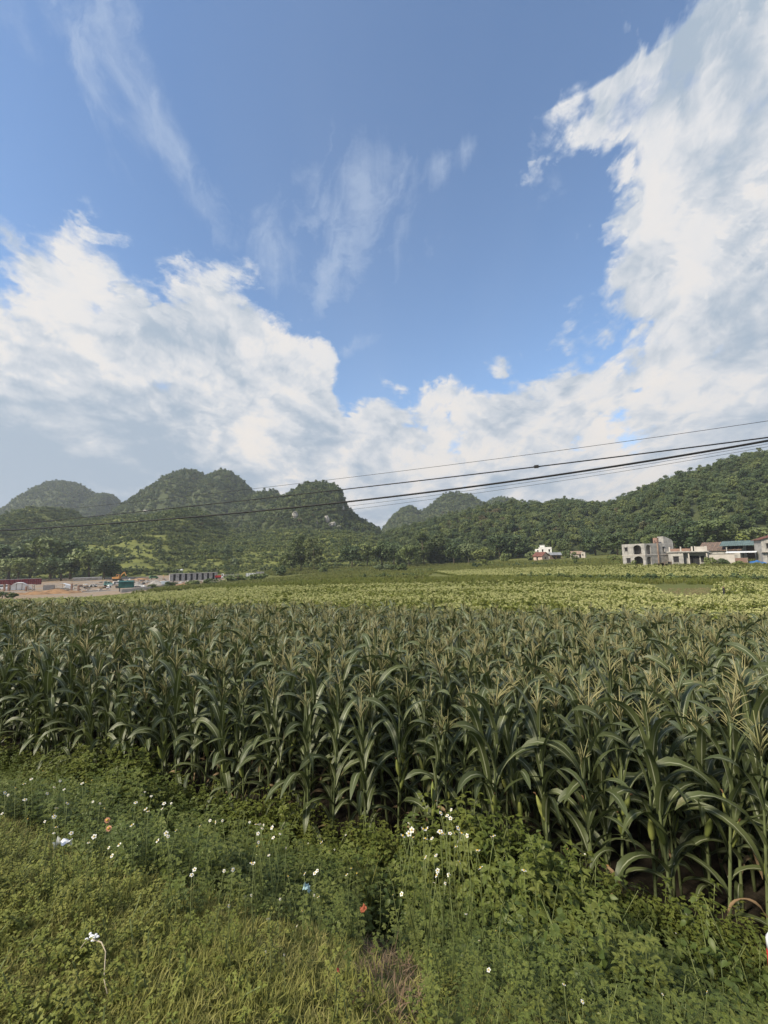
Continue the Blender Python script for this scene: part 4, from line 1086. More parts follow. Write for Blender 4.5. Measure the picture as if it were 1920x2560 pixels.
def shrub(px, top, s, w, n, label):
    p = on_column(px, s); d = ray(px, top); h = max(CAM_Z + d.z * (p.y / d.y) - p.z, .25)
    e = empty('leafy_shrub', p, 0, label, 'shrub', 'broad-leaved shrubs on the bank'); rng = random.Random(px * 7 + top)
    mb = MB(); ns = 8; tips = []
    for k in range(ns):
        a = k * 6.28 / ns + rng.uniform(-.4, .4); r = w * rng.uniform(.15, .75); hh = h * rng.uniform(.5, 1.0)
        pts = [(0, 0, -.05), (math.cos(a) * r * .35, math.sin(a) * r * .35, hh * .5), (math.cos(a) * r, math.sin(a) * r, hh)]
        mb.tube(pts, [.006, .0045, .002], 5); tips.append(pts)
    mb.build('stem', STEM, e, True)
    n = int(n * 2.3)
    for k in range(n):
        q = tips[k % ns]; f = .25 + .75 * (k / n) ** .6; a = k * 2.4 + rng.uniform(-.4, .4)
        b = Vector(q[0]).lerp(Vector(q[1]), min(f * 2, 1)) if f < .5 else Vector(q[1]).lerp(Vector(q[2]), f * 2 - 1)
        o = link(bpy.data.objects.new('leaf', rng.choice(BL)), e); s_ = rng.uniform(.4, .85) * (1.15 - .3 * f); rr = w * rng.uniform(0, .38) * (1.2 - .5 * f); o.location = b + Vector((math.cos(a) * rr, math.sin(a) * rr, rng.gauss(0, .03)))
        o.rotation_euler = (rng.gauss(0, .45), rng.uniform(-.3, .95), a + rng.gauss(0, .5)); o.scale = (s_, s_, s_)
for a in [(1290, 2060, 4.2, .5, 52, 'tall leafy shrub at the top of the bank beside the maize'), (1400, 2040, 4.1, .55, 56, 'leafy shrub carrying the orange flowers near its top'), (1210, 2120, 3.9, .5, 40, 'leafy shrub among white flowers at the middle of the bank'),
          (1470, 2160, 3.8, .5, 48, 'leafy shrub overhanging the dark gap before the maize'), (1340, 2190, 3.3, .55, 48, 'leafy shrub below the tall shrub on the bank'), (1560, 2260, 3.5, .45, 40, 'leafy shrub sloping down beside the dark gap'),
          (1230, 2300, 2.7, .45, 36, 'leafy shrub beside the patch of dry grass'), (1440, 2320, 2.8, .5, 42, 'low leafy shrub at the bottom of the bank'), (1650, 2340, 3.1, .45, 40, 'leafy shrub between the dark gap and the red post'),
          (1760, 2270, 4.0, .45, 44, 'leafy shrub beneath the drooping maize leaf'), (1860, 2290, 3.9, .45, 42, 'leafy shrub just above the red post'), (1780, 2400, 3.0, .45, 38, 'low leafy shrub beside the red and white post'),
          (1010, 2150, 3.6, .4, 32, 'leafy weed shrub above the dry grass patch'), (300, 1940, 4.2, .6, 46, 'leafy shrub heaped against the maize behind the salmon flowers'), (190, 1945, 4.3, .6, 44, 'leafy shrub among white flowers on the far bank')]:
    shrub(*a)

# ------------------------------------------------------------------ building materials
CONC = solid('raw_concrete', (.43, .415, .39), .9, .3, .9, bump=.2, col2=(.25, .24, .23))
CONCW = solid('pale_render', (.50, .47, .43), .9, .2, .7, col2=(.40, .36, .33))
GREYW = solid('grey_plaster', (.40, .39, .39), .9, .25, .8, col2=(.27, .26, .26))
WHITEW = solid('white_paint', (.80, .79, .76), .8, .15, .8)
PINKW = solid('pink_render', (.58, .45, .39), .9, .2, .8)
BRICK = solid('red_brick', (.31, .185, .14), .9, .3, 2.5, col2=(.22, .15, .125))
TILE = solid('brown_tile', (.17, .115, .09), .85, .35, 1.5, col2=(.10, .08, .07))
TILER = solid('red_tile', (.21, .09, .07), .85, .35, 1.5)
TILET = solid('tan_tile', (.36, .26, .20), .85, .3, 1.5)
SHEETG = solid('green_sheet', (.12, .175, .175), .5, .2, .8)
SHEETT = solid('teal_sheet', (.03, .13, .12), .55, .25, .8)
SHEETR = solid('maroon_sheet', (.24, .03, .045), .6, .3, 1.2)
SHEETW = solid('white_sheet', (.82, .83, .85), .6, .1, .6)
GREYR = solid('grey_sheet', (.30, .31, .33), .6, .25, .8)
DARK = solid('dark_interior', (.03, .03, .032), .9, .2, 2)  # near-black; on the block cell doorways it stands in for shade
GLASS = solid('window_glass', (.03, .035, .04), .15, .1, 1, spec=.6)
WOODM = solid('weathered_wood', (.26, .19, .13), .9, .3, 4)
TARP = solid('blue_tarpaulin', (.05, .20, .55), .45, .25, 2)
ORANGE = solid('orange_paint', (.58, .29, .09), .5, .2, 1.5)
STEEL = solid('dark_steel', (.06, .06, .065), .6, .3, 3, metal=.3)
RUBBER = solid('black_rubber', (.02, .02, .02), .9, .2, 6)
TEALP = solid('teal_paint', (.25, .50, .46), .4, .1, 1)
GREENP = solid('green_paint', (.10, .25, .12), .45, .15, 1)
WHITEP = solid('white_car_paint', (.80, .80, .80), .35, .05, 1)
REDP = solid('red_paint', (.50, .04, .035), .5, .2, 1.5)
EARTH = solid('orange_earth', (.34, .20, .105), .95, .3, .7, bump=.5)
RUBBLE = solid('grey_rubble', (.36, .34, .32), .95, .3, 1.5, bump=.5)
CABLE = solid('black_cable', (.015, .015, .016), .6, .1, 5)

def place(px, Y, dz=0.0, py=None):
    x = at(px, 1400, Y).x
    return Vector((x, Y, gz1(x, Y) + dz))
def facing(p, off=0.0):
    """Turn so that local -Y looks back at the road."""
    return math.atan2(p.x, p.y) * -1.0 + off

def wall_mb(W, H, T, ops, roofline=None):
    """A wall in the x-z plane, front at y = 0, with real openings (x0, x1, z0, z1, arched)."""
    mb = MB(); xs = sorted({0, W} | {o[0] for o in ops} | {o[1] for o in ops}); zs = sorted({0, H} | {o[2] for o in ops} | {o[3] for o in ops})
    for a, b in zip(xs[:-1], xs[1:]):
        for c, d in zip(zs[:-1], zs[1:]):
            mx, mz = (a + b) / 2, (c + d) / 2
            if not any(o[0] < mx < o[1] and o[2] < mz < o[3] for o in ops): mb.box(a, b, 0, T, c, d)
    for o in ops:
        if len(o) > 4 and o[4]:
            r = (o[1] - o[0]) / 2; cx = (o[0] + o[1]) / 2; k = 7
            for sg in (-1, 1):
                arc = [(cx + sg * r * math.sin(i / k * math.pi / 2), o[3] - r * .6 + r * .6 * math.cos(i / k * math.pi / 2)) for i in range(k + 1)]
                prof = [(cx + sg * r, o[3])] + (arc if sg < 0 else arc[::-1])
                prof = [(cx + sg * r, o[3])] + arc
                mb.prism(prof if sg > 0 else prof[::-1], .002, T - .002, 1)
    return mb

def add_wall(e, W, H, T, ops, loc, rz, mat, name='wall', frames=None, pane=True, sill=None):
    o = wall_mb(W, H, T, ops).build(name, mat, e); o.location = loc; o.rotation_euler = (0, 0, rz)
    for q in ops:
        if pane and not (len(q) > 4 and q[4]):
            g = MB().box(q[0] + .02, q[1] - .02, T * .55, T * .55 + .03, q[2] + .02, q[3] - .02).build('window' if q[2] > .3 else 'dark_doorway_panel', DARK if frames is None else GLASS, e)
            g.location = loc; g.rotation_euler = (0, 0, rz)
            if q[2] > .3:
                s = MB().box(q[0] - .1, q[1] + .1, -.12, T * .5, q[2] - .09, q[2] - .003); s.box(q[0] - .12, q[1] + .12, -.16, T * .4, q[3] + .004, q[3] + .10)
                f = s.build('sill', sill or mat, g)
    return o

def shell(e, W, L, H, T, front, right, mat, back=True):
    """Four walls: front along +X at y = 0, right side at x = W."""
    add_wall(e, W, H, T, front, (0, 0, 0), 0, mat)
    add_wall(e, L - T, H, T, right, (W, T, 0), math.pi / 2, mat)
    add_wall(e, L - T, H, T, [], (0, L, 0), -math.pi / 2, mat)
    add_wall(e, W - 2 * T, H, T, [], (W - T, L, 0), math.pi, mat)

def gable(e, W, L, H, rh, over, mat, name='roof', axis='x', t=.14):
    """Two roof slopes over a W x L plan, ridge along x or y."""
    mb = []
    if axis == 'x':
        for s in (0, 1):
            y0, y1 = (-over, L / 2) if s == 0 else (L + over, L / 2); z0 = H - over * rh / (L / 2)
            prof = [(y0, z0), (y1, H + rh), (y1, H + rh + t), (y0, z0 + t)]
            mb.append(MB().prism(prof if s == 0 else prof[::-1], -over, W + over, 0))
    else:
        for s in (0, 1):
            x0, x1 = (-over, W / 2) if s == 0 else (W + over, W / 2); z0 = H - over * rh / (W / 2)
            prof = [(x0, z0), (x1, H + rh), (x1, H + rh + t), (x0, z0 + t)]
            mb.append(MB().prism(prof[::-1] if s == 0 else prof, -over, L + over, 1))
    for m_ in mb: m_.build(name, mat, e)
    g = MB()
    if axis == 'x':
        g.prism([(.05, H), (L - .05, H), (L / 2, H + rh - .02)], .02, .2, 0); g.prism([(.05, H), (L - .05, H), (L / 2, H + rh - .02)], W - .2, W - .02, 0)
    else:
        g.prism([(.05, H), (W - .05, H), (W / 2, H + rh - .02)], .02, .2, 1); g.prism([(.05, H), (W - .05, H), (W / 2, H + rh - .02)], L - .2, L - .02, 1)
    return g

# ------------------------------------------------------------------ the concrete houses
def arcaded_house():
    Y = 113.0; c = place(1614, Y)
    W, L, H, T = 7.6, 9.6, 6.1, .25
    rz = math.atan2(-c.y, -c.x) + R(46); 
    Mx = Matrix.Rotation(rz, 3, 'Z'); org = c - Mx @ Vector((W, 0, 0))
    e = empty('concrete_house', org, rz, 'two-storey raw concrete house with arched balconies and a stair turret', 'house')
    front = [(.9, 2.0, 4.15, 5.25), (3.9, 6.5, 3.25, 5.75, 1), (1.3, 2.7, .9, 2.3), (3.9, 6.8, .05, 2.75, 1)]
    side = [(.5, 2.0, 3.25, 5.7, 1), (5.9, 6.5, 3.9, 5.2), (.5, 1.9, .05, 2.6, 1)]
    shell(e, W, L, H, T, front, [(a - T, b - T, *r) for a, b, *r in side], CONC)
    MB().box(T + .01, W - T - .01, T + .01, L - T - .01, 2.95, 3.15).build('floor_slab', CONC, e)
    MB().box(T + .01, W - T - .01, T + .01, L - T - .01, H - .35, H - .12).build('roof_slab', CONC, e)
    MB().box(-.08, W + .08, -.1, -.003, 2.92, 3.12).build('ledge', CONCW, e); MB().box(W + .003, W + .1, -.1, L + .05, 2.92, 3.12).build('ledge', CONCW, e)
    MB().box(T, W - T, 2.6, 2.75, .0, 2.9).build('partition', CONCW, e); MB().box(T, W - T, 2.6, 2.75, 3.2, 5.7).build('partition', CONCW, e)
    for z0 in (3.16,):
        for i in range(9): MB().box(3.75 + i * .36, 3.83 + i * .36, .05, .12, z0, z0 + .9).build('baluster', STEEL, e)
        MB().box(3.7, 6.7, .04, .13, z0 + .9, z0 + .98).build('rail', STEEL, e)
    MB().box(W - .02, W + .24, 4.1, 4.35, .02, H + .1).build('pilaster', TILET, e, label='stained brown drain pilaster')
    MB().prism([(6.5, H + .002), (9.58, H + .002), (9.58, H + .45), (9.1, H + 1.0), (7.1, H + 1.75), (6.5, H + 1.85)], W - 1.9, W - .02, 0).build('stair_turret', CONC, e)
    MB().box(W - 1.5, W - .3, 4.6, 5.15, H, H + 1.5).build('brick_pier', BRICK, e); MB().box(W - .6, W - .2, 3.6, 3.95, H, H + .8).build('brick_pier', BRICK, e)
    for x in (.1, 2.9, 5.6): MB().tube([(x + .2, .12, H - .1), (x + .2, .12, H + .55)], .02, 4).build('starter_bar', STEEL, e)
    MB().box(2.8, W + .6, -1.6, -.11, -.25, .14).build('step', CONCW, e)
arcaded_house()

def single_storey():
    Y = 112.0; c = place(1672, Y); rz = facing(c, R(-6))
    e = empty('concrete_house', c, rz, 'single-storey unfinished concrete house with porch and rooftop piers', 'house')
    W, L, H, T = 8.2, 7.0, 3.5, .25
    add_wall(e, 3.2, H, T, [(1.0, 2.2, 1.0, 2.5)], (0, 0, 0), 0, CONC); add_wall(e, W - 3.2, H, T, [(1.0, 3.2, .02, 2.6), (3.5, 4.2, .9, 2.5)], (3.2, 1.5, 0), 0, CONC)
    add_wall(e, L - T, H, T, [], (W, T + 1.5, 0), math.pi / 2, CONC); add_wall(e, L + 1.5 - T, H, T, [], (0, L + 1.5, 0), -math.pi / 2, CONC); add_wall(e, W - 2 * T, H, T, [], (W - T, L + 1.5, 0), math.pi, CONC)
    MB().box(-.3, W + .3, -.35, L + 1.6, H + .003, H + .26).build('roof_slab', CONC, e); MB().box(3.2, W, .0, 1.5, H - .25, H).build('porch_beam', CONC, e)
    for x in (4.2, W - .3): MB().box(x, x + .28, .05, .33, 0, H - .26).build('column', CONCW, e)
    for x, y in ((.2, .2), (2.6, .2), (5.0, .2), (5.6, .2), (W - .5, .2), (.2, 5), (4.6, 5), (W - .5, 5)): MB().box(x, x + .3, y, y + .3, H + .26, H + 1.45).build('column', CONCW, e)
    for x0, x1 in ((.5, 2.6), (2.9, 4.8)): MB().box(x0, x1, .25, .42, H + .262, H + .95).build('parapet', BRICK, e)
    MB().box(5.9, W - .5, .25, .42, H + .262, H + 1.35).build('parapet', CONCW, e)
    MB().box(W + .26, W + 5.2, .6, .85, 0, 2.9).build('yard_wall', CONCW, e, label='pale rendered yard wall'); MB().box(W + .26, W + 5.3, .45, .99, 2.903, 3.02).build('coping', CONC, e)
single_storey()

def lean_to():
    c = place(1641, 110.0); e = empty('lean_to', c, facing(c, R(-4)), 'low dark lean-to roof between the two concrete houses', 'shed')
    MB().prism([(0, .75), (3.2, 1.55), (3.2, 1.65), (0, .85)], 0, 2.6, 1).build('roof', TILE, e)
    for x, h in ((.15, .75), (1.6, 1.1), (3.05, 1.48)): MB().box(x, x + .1, .1, .2, -.2, h).build('post', WOODM, e)
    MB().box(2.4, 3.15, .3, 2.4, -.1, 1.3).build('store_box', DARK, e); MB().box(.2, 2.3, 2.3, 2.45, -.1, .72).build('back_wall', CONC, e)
lean_to()

def tiled_house():
    c = place(1752, 128.0); e = empty('tiled_house', c, facing(c, R(-18)), 'old house under a long brown tiled roof behind the pale wall', 'house')
    W, L, H = 9.5, 8, 3.0
    shell(e, W, L, H, .25, [(2, 3, 1, 2.2), (6, 7, 1, 2.2)], [(2, 3.2, .02, 2.1)], CONC)
    gable(e, W, L, H, 2.2, .5, TILE).build('gable_wall', CONC, e)
    for i in range(10): MB().prism([(-.52, H - .30), (L / 2, H + 2.20), (L / 2, H + 2.42), (-.52, H - .08)], i * 1.0 + .2, i * 1.0 + .28, 0).build('roof_batten', TILET, e)
tiled_house()

def green_barn():
    c = place(1818, 122.0); e = empty('metal_roofed_barn', c, facing(c, R(-10)), 'open barn under a blue-green metal sheet roof', 'barn')
    W, L, H = 7.2, 7.0, 4.3
    MB().prism([(-.5, H), (L / 2, H + 1.35), (L / 2, H + 1.43), (-.5, H + .08)], -1.4, W + .4, 0).build('roof', SHEETG, e); MB().prism([(L / 2, H + 1.35), (L + .5, H), (L + .5, H + .08), (L / 2, H + 1.43)], -1.4, W + .4, 0).build('roof', SHEETG, e)
    for i in range(18): MB().prism([(-.5, H + .08), (L / 2, H + 1.43), (L / 2, H + 1.49), (-.5, H + .14)], -1.35 + i * .5, -1.29 + i * .5, 0).build('roof_rib', SHEETG, e)
    for x in (0, W - .25):
        for y in (0, L - .25): MB().box(x, x + .25, y, y + .25, -.2, H).build('post', CONC, e)
    MB().box(.3, W - .3, L - .2, L, 0, H - .2).build('back_wall', TILE, e); MB().box(0, .2, .3, L - .3, 0, H - .3).build('side_wall', CONC, e)
green_barn()

def canopy_sheet():
    c = place(1815, 113.0); e = empty('sheet_canopy', c, facing(c, R(-8)), 'white sheet canopy on posts below the green barn roof', 'canopy')
    MB().prism([(0, 2.75), (3, 3.05), (3, 3.12), (0, 2.82)], 0, 6.2, 0).build('sheet', SHEETW, e)
    for x in (.1, 3.0, 6.0):
        for y in (.2, 2.7): MB().box(x, x + .1, y, y + .1, -.2, 2.76 + y * .1).build('post', STEEL, e)
canopy_sheet()
def brick_wall():
    c = place(1824, 109.0); e = empty('brick_wall', c, facing(c), 'low red brick wall below the white sheet canopy', 'wall')
    W, n, rows = 3.4, 12, 11
    bw = W / n; bh = .15; bm_ = MB().box(.008, bw - .012, 0, .2, .008, bh - .010); me = mesh_np('brick', bm_.v, bm_.f, [BRICK])
    MB().box(.02, W + .1, .03, .17, -.1, rows * bh).build('mortar', CONC, e)
    for r in range(rows):
        for i in range(n):
            o = link(bpy.data.objects.new('brick', me), e); o.location = (i * bw + (r % 2) * bw * .5, random.uniform(-.006, .006), r * bh)
brick_wall()
def tarp():
    c = place(1868, 107.0); e = empty('tarpaulin', c, facing(c), 'crumpled bright blue tarpaulin over a heap beside the barn', 'tarpaulin')
    n = 14; V = []; Fc = []
    for j in range(n + 1):
        for i in range(n + 1):
            u, v = i / n, j / n; h = 1.5 * (math.sin(math.pi * u) ** .7) * (math.sin(math.pi * v) ** .6) * (.75 - .35 * u) + .18 * math.sin(u * 17 + v * 5) * math.sin(v * 9) + .1 * random.random()
            V.append((u * 3.9 - .1 + .1 * random.random(), v * 2.6, max(h, .02)))
    for j in range(n):
        for i in range(n): a = j * (n + 1) + i; Fc.append((a, a + 1, a + n + 2, a + n + 1))
    o = bpy.data.objects.new('sheet', mesh_np('sheet', np.array(V), np.array(Fc), [TARP], False)); link(o, e)
    MB().tube([(.1, .3, -.1), (.15, .3, 1.75)], .05, 5).build('pole', WOODM, e); MB().box(.6, 3.0, .6, 2.0, 0, .5).build('heap', WOODM, e)
tarp()
def edge_house():
    c = place(1908, 106.0); e = empty('tall_house', c, facing(c, R(12)), 'tall pale house cut by the frame at the end of the row', 'house')
    W, L, H, T = 6, 7, 6.2, .25
    shell(e, W, L, H, T, [(.9, 1.9, 4.0, 5.2), (.9, 1.9, 1, 2.2), (3.4, 4.4, 4, 5.2), (3.2, 4.3, .02, 2.2)], [], CONC)
    gable(e, W, L, H, 1.0, .5, TILER, axis='y').build('gable_wall', CONC, e); MB().box(-.35, W + .35, -.9, -.003, 3.0, 3.15).build('balcony', CONCW, e)
edge_house()

def vehicle(px, Y, L, Wd, H, paint, name, label, cab=None, off=0.0, box=None, group=None):
    """A small van, car or truck; length along x, front at +x."""
    c = place(px, Y); e = empty(name, c, facing(c, off), label, name.split('_')[-1], group)
    r = .32; h0 = .35
    if box is None:
        prof = [(0, h0), (L, h0), (L, h0 + (H - h0) * .42), (L * .86, h0 + (H - h0) * .55), (L * .70, H - .03), (L * .62, H), (L * .06, H), (0, H * .72)]
        MB().prism(prof[::-1], .0, Wd, 1).build('body', paint, e)
        for s in (-.012, Wd + .002):
            MB().prism([(L * .10, H * .62), (L * .10, H * .93), (L * .40, H * .93), (L * .40, H * .62)], s, s + .01, 1).build('window', GLASS, e); MB().prism([(L * .44, H * .62), (L * .44, H * .93), (L * .66, H * .93), (L * .80, H * .62)], s, s + .01, 1).build('window', GLASS, e)
        MB().prism([(L * .875, h0 + (H - h0) * .56), (L * .715, H - .05), (L * .725, H - .03), (L * .885, h0 + (H - h0) * .58)], .12, Wd - .12, 1).build('windscreen', GLASS, e)
    else:
        MB().box(0, L * .66, 0, Wd, h0 + .35, h0 + .35 + box).build('load_bed', paint if cab is None else cab[1], e); MB().box(.05, L, .25, Wd - .25, h0, h0 + .3).build('chassis', STEEL, e)
        MB().prism([(L * .69, h0), (L, h0), (L, H * .62), (L * .94, H), (L * .69, H)][::-1], .05, Wd - .05, 1).build('cab', paint, e)
        MB().box(L * .72, L * .86, .035, .045, H * .6, H * .9).build('window', GLASS, e); MB().prism([(L + .005, H * .62), (L * .942, H * .96), (L * .95, H * .965), (L + .015, H * .62)], .2, Wd - .2, 1).build('windscreen', GLASS, e)
    for x in (L * .18, L * .82):
        for y in (-.02, Wd - .2):
            MB().tube([(x, y, r), (x, y + .22, r)], r, 12).build('wheel', RUBBER, e)
    MB().box(L - .02, L + .03, .15, .4, h0 + .3, h0 + .48).build('headlight', SHEETW, e); MB().box(L - .02, L + .03, Wd - .4, Wd - .15, h0 + .3, h0 + .48).build('headlight', SHEETW, e)
    return e
vehicle(1800, 112, 2.3, 1.6, 1.4, WHITEP, 'parked_car', 'white car parked between the pale wall and the canopy', off=R(20))

# far farmhouse group
def farmhouse():
    c = place(1352, 196.0); rz = facing(c, R(8)); e = empty('farmhouse', c, rz, 'small white two-storey farmhouse with a roof room, far across the fields', 'house')
    W, L, H, T = 5.0, 5, 5.6, .22
    shell(e, W, L, H, T, [(.7, 1.4, 3.4, 4.6), (3.6, 4.3, 3.4, 4.6), (2, 3, .02, 2.2)], [], WHITEW)
    MB().box(.1, W - .1, .23, L, H - .3, H - .1).build('roof_slab', WHITEW, e); MB().box(.3, 2.2, 1, 3, H, H + 1.0).build('roof_room', WHITEW, e); MB().box(.2, 2.4, .8, 3.2, H + 1.003, H + 1.12).build('roof_room_lid', GREYW, e)
    MB().box(1.4, 3.6, -.9, -.003, 2.7, 2.85).build('balcony', WHITEW, e); MB().box(1.4, 3.6, -.9, -.82, 2.853, 3.4).build('parapet', WHITEW, e)
    for (px, W2, lab) in ((1341, 1.8, 'narrow white outbuilding with one window left of the farmhouse'),):
        c = place(px, 200.0); q = empty('outbuilding', c, rz, lab, 'building'); shell(q, W2, 3, 4.9, .2, [(.6, 1.2, 3.2, 4.4)], [], WHITEW); MB().box(.02, W2 - .02, .21, 2.9, 4.6, 4.8).build('roof_slab', GREYW, q)
    c = place(1334, 186.0); q = empty('cottage', c, facing(c, R(-38)), 'low cottage with dark red tiled roof and pink gable before the farmhouse', 'house')
    shell(q, 4.4, 4.6, 2.2, .2, [(1.5, 2.3, .02, 1.7)], [(1.6, 2.6, .8, 1.6)], PINKW); gable(q, 4.4, 4.6, 2.2, 1.5, .45, TILER).build('gable_wall', PINKW, q)
    c = place(1376, 188.0); q = empty('grey_roofed_shed', c, facing(c, R(8)), 'open shed with a pale grey sheet roof beside the farmhouse', 'shed')
    MB().prism([(0, 1.9), (3.6, 3.0), (3.6, 3.08), (0, 1.98)], 0, 5.0, 0).build('roof', GREYR, q)
    for x in (.1, 2.4, 4.8): MB().box(x, x + .12, .1, .22, -.2, 1.92).build('post', WOODM, q)
    MB().box(.1, 4.9, 3.4, 3.5, -.2, 2.9).build('back_wall', TILE, q)
    c = place(1432, 190.0); q = empty('hut', c, facing(c, R(14)), 'small hut with a tan tiled roof east of the farmhouse', 'hut')
    shell(q, 4.4, 3.6, 1.9, .2, [(2.8, 3.6, .02, 1.6)], [], CONCW); gable(q, 4.4, 3.6, 1.9, 1.1, .35, TILET).build('gable_wall', CONCW, q)
    c = place(1454, 189.0); q = empty('hut', c, facing(c, R(-10)), 'tiny pale block hut against the tan-roofed hut', 'hut')
    shell(q, 1.6, 2, 2.5, .18, [(.4, .9, 1.0, 1.8)], [], CONCW); MB().box(-.1, 1.7, -.1, 2.1, 2.503, 2.62).build('roof_slab', CONC, q)
farmhouse()

# ------------------------------------------------------------------ building yard on the left
def yard():
    # maroon sheet fence
    c = place(107, 168.0); e = empty('sheet_fence', c, facing(c, R(-4)), 'long maroon corrugated sheet fence at the back of the yard', 'fence')
    for i in range(14):
        mb = MB()
        for k in range(4): mb.box(-2.4 * i - 2.36 + k * .59, -2.4 * i - 2.36 + k * .59 + .56, 0 if k % 2 else .05, .04 if k % 2 else .09, 0, 2.3)
        mb.build('panel', SHEETR, e)
    for i in range(15): MB().box(-2.4 * i - .06, -2.4 * i + .04, .1, .2, -.3, 2.2).build('post', STEEL, e)
    MB().box(-33.6, 0, -.03, .095, 2.303, 2.40).build('top_rail', WHITEW, e)
    # arched shed
    c = place(18, 136.0); e = empty('arched_shed', c, facing(c, R(-3)), 'white arched tarpaulin shed in front of the maroon fence', 'shed')
    W, Hh, n = 6.6, 2.35, 14; arc = [(W * i / n, Hh * math.sin(math.pi * i / n) ** .8) for i in range(n + 1)]; inn = [(W / 2 + (x - W / 2) * .975, z * .965) for x, z in arc]
    for i in range(n): MB().prism([arc[i], arc[i + 1], inn[i + 1], inn[i]], 0, 5.0, 1).build('vault_panel', SHEETW, e)
    MB().prism(inn, .3, .34, 1).build('end_sheet', SHEETW, e)
    for x in (1.2, 2.6, 4.0, 5.4): MB().box(x, x + .1, .18, .28, 0, Hh * math.sin(math.pi * x / W) ** .8 * .94).build('rib_post', WOODM, e)
    c = place(-2, 138.0); e = empty('white_truck', c, 0, None, None); bpy.data.objects.remove(e)
    vehicle(-4, 138, 4.2, 1.9, 1.7, WHITEP, 'white_van', 'white van at the frame edge beside the arched shed', off=R(5))
    # brick pillars
    for px, h, lab in ((16, 2.1, 'thin red-brown pillar in front of the arched shed'), (27, 2.2, 'second red-brown pillar in front of the arched shed'), (183, 2.6, 'brown brick pillar right of the white tarpaulin tent'), (200, 2.0, 'short brown brick pillar next to a taller one'), (70, 1.6, 'red-brown pillar at the end of the arched shed')):
        c = place(px, 131.0); e = empty('brick_pillar', c, .2, lab, 'pillar', 'unfinished brick pillars in the yard')
        for k in range(int(h / .3)): MB().box(-.21 + random.uniform(-.01, .01), .21, -.21, .21, k * .3 - .1, k * .3 + .19).build('brick_course', BRICK, e)
        MB().tube([(0, 0, h - .3), (0, 0, h + .5)], .02, 4).build('starter_bar', STEEL, e)
    c = place(81, 132.0); e = empty('shelf_rack', c, .1, 'red rack stacked with pale boards beside the arched shed', 'rack')
    for x in (-.8, .8):
        for y in (-.4, .4): MB().box(x - .05, x + .05, y - .05, y + .05, -.1, 2.1).build('upright', BRICK, e)
    for z in (.5, 1.2, 1.85): MB().box(-.95, .95, -.5, .5, z, z + .16).build('board', CONCW, e)
    # tarpaulin tent
    c = place(139, 138.0); e = empty('tarpaulin_tent', c, facing(c, R(-12)), 'white tarpaulin pitched on poles over a dirt heap', 'tent')
    MB().prism([(0, 1.55), (2.2, 2.0), (4.6, 1.1), (4.6, 1.05), (2.2, 1.94), (0, 1.49)][::-1], 0, 3.2, 1).build('sheet', SHEETW, e); MB().prism([(2.9, .1), (4.6, .1), (4.6, 1.04), (2.9, 1.68)][::-1], .05, .08, 1).build('side_sheet', SHEETW, e)
    for x, h in ((.1, 1.5), (2.2, 1.92), (4.5, 1.05)):
        for y in (.1, 3.0): MB().tube([(x, y, -.2), (x, y, h)], .04, 5).build('pole', WOODM, e)
    c = place(112, 138.0); e = empty('block_stack', c, facing(c), 'grey concrete block wall stub left of the white tent', 'wall')
    for r in range(5):
        for i in range(6): MB().box(i * .52, i * .52 + .5, 0, .3, r * .33, r * .33 + .31).build('block', GREYW, e)
    # low white wall and yard litter
    c = place(185, 182.0); e = empty('low_wall', c, facing(c), 'long low whitewashed wall at the back of the yard', 'wall')
    for i in range(5): MB().box(i * 2.05, i * 2.05 + 2.0, 0, .25, 0, 1.25).build('wall_panel', CONC, e)
    MB().box(-.05, 10.3, -.06, .31, 1.253, 1.5).build('coping', SHEETW, e)
    vehicle(262, 150, 2.6, 1.5, 1.5, TEALP, 'parked_van', 'pale teal van parked in the yard left of the green shed', off=R(-8))
    vehicle(286, 155, 2.4, 1.5, 1.2, WHITEP, 'parked_car', 'small white car parked behind the green shed', off=R(6))
    vehicle(228, 146, 1.9, 1.3, 1.05, WHITEP, 'parked_car', 'low white car between pillars and the teal van', off=R(-15))
    # green shed
    c = place(299, 137.0); e = empty('green_shed', c, facing(c, R(-10)), 'dark teal sheet metal shed at the yard roadside', 'shed')
    for i in range(6): MB().box(i * .66, i * .66 + .63, 0 if i % 2 else .03, .08, 0, 1.9).build('wall_panel', SHEETT, e)
    for i in range(4): MB().box(3.96, 4.03, .1 + i * .63, .1 + i * .63 + .6, 0, 1.85).build('wall_panel', SHEETT, e)
    MB().box(.02, .08, .1, 2.6, 0, 1.85).build('side_wall', SHEETT, e); MB().box(.1, 3.9, 2.6, 2.66, 0, 1.9).build('back_wall', SHEETT, e)
    MB().prism([(-.2, 1.92), (1.3, 2.28), (2.9, 1.92), (2.9, 1.98), (1.3, 2.34), (-.2, 1.98)], -.15, 4.15, 0).build('roof', SHEETT, e)
    # excavator
    c = place(287, 178.0); e = empty('excavator', c, R(6), 'orange tracked excavator with raised bent boom at the back of the yard', 'excavator')
    for y in (-1.0, .55):
        MB().prism([(-.2, .35), (.1, .02), (2.4, .02), (2.75, .35), (2.45, .72), (.05, .72)][::-1], y, y + .5, 1).build('track', RUBBER, e)
    MB().box(0, 2.3, -.95, .95, .8, 1.5).build('engine_deck', ORANGE, e); MB().box(-.35, .45, -.9, .9, .85, 1.55).build('counterweight', ORANGE, e)
    cb = MB().prism([(1.25, 1.5), (2.3, 1.5), (2.35, 2.1), (2.1, 2.6), (1.25, 2.6)][::-1], -.9, .0, 1).build('cab', ORANGE, e); MB().box(1.4, 2.1, -.915, -.903, 1.75, 2.45).build('window', GLASS, cb)
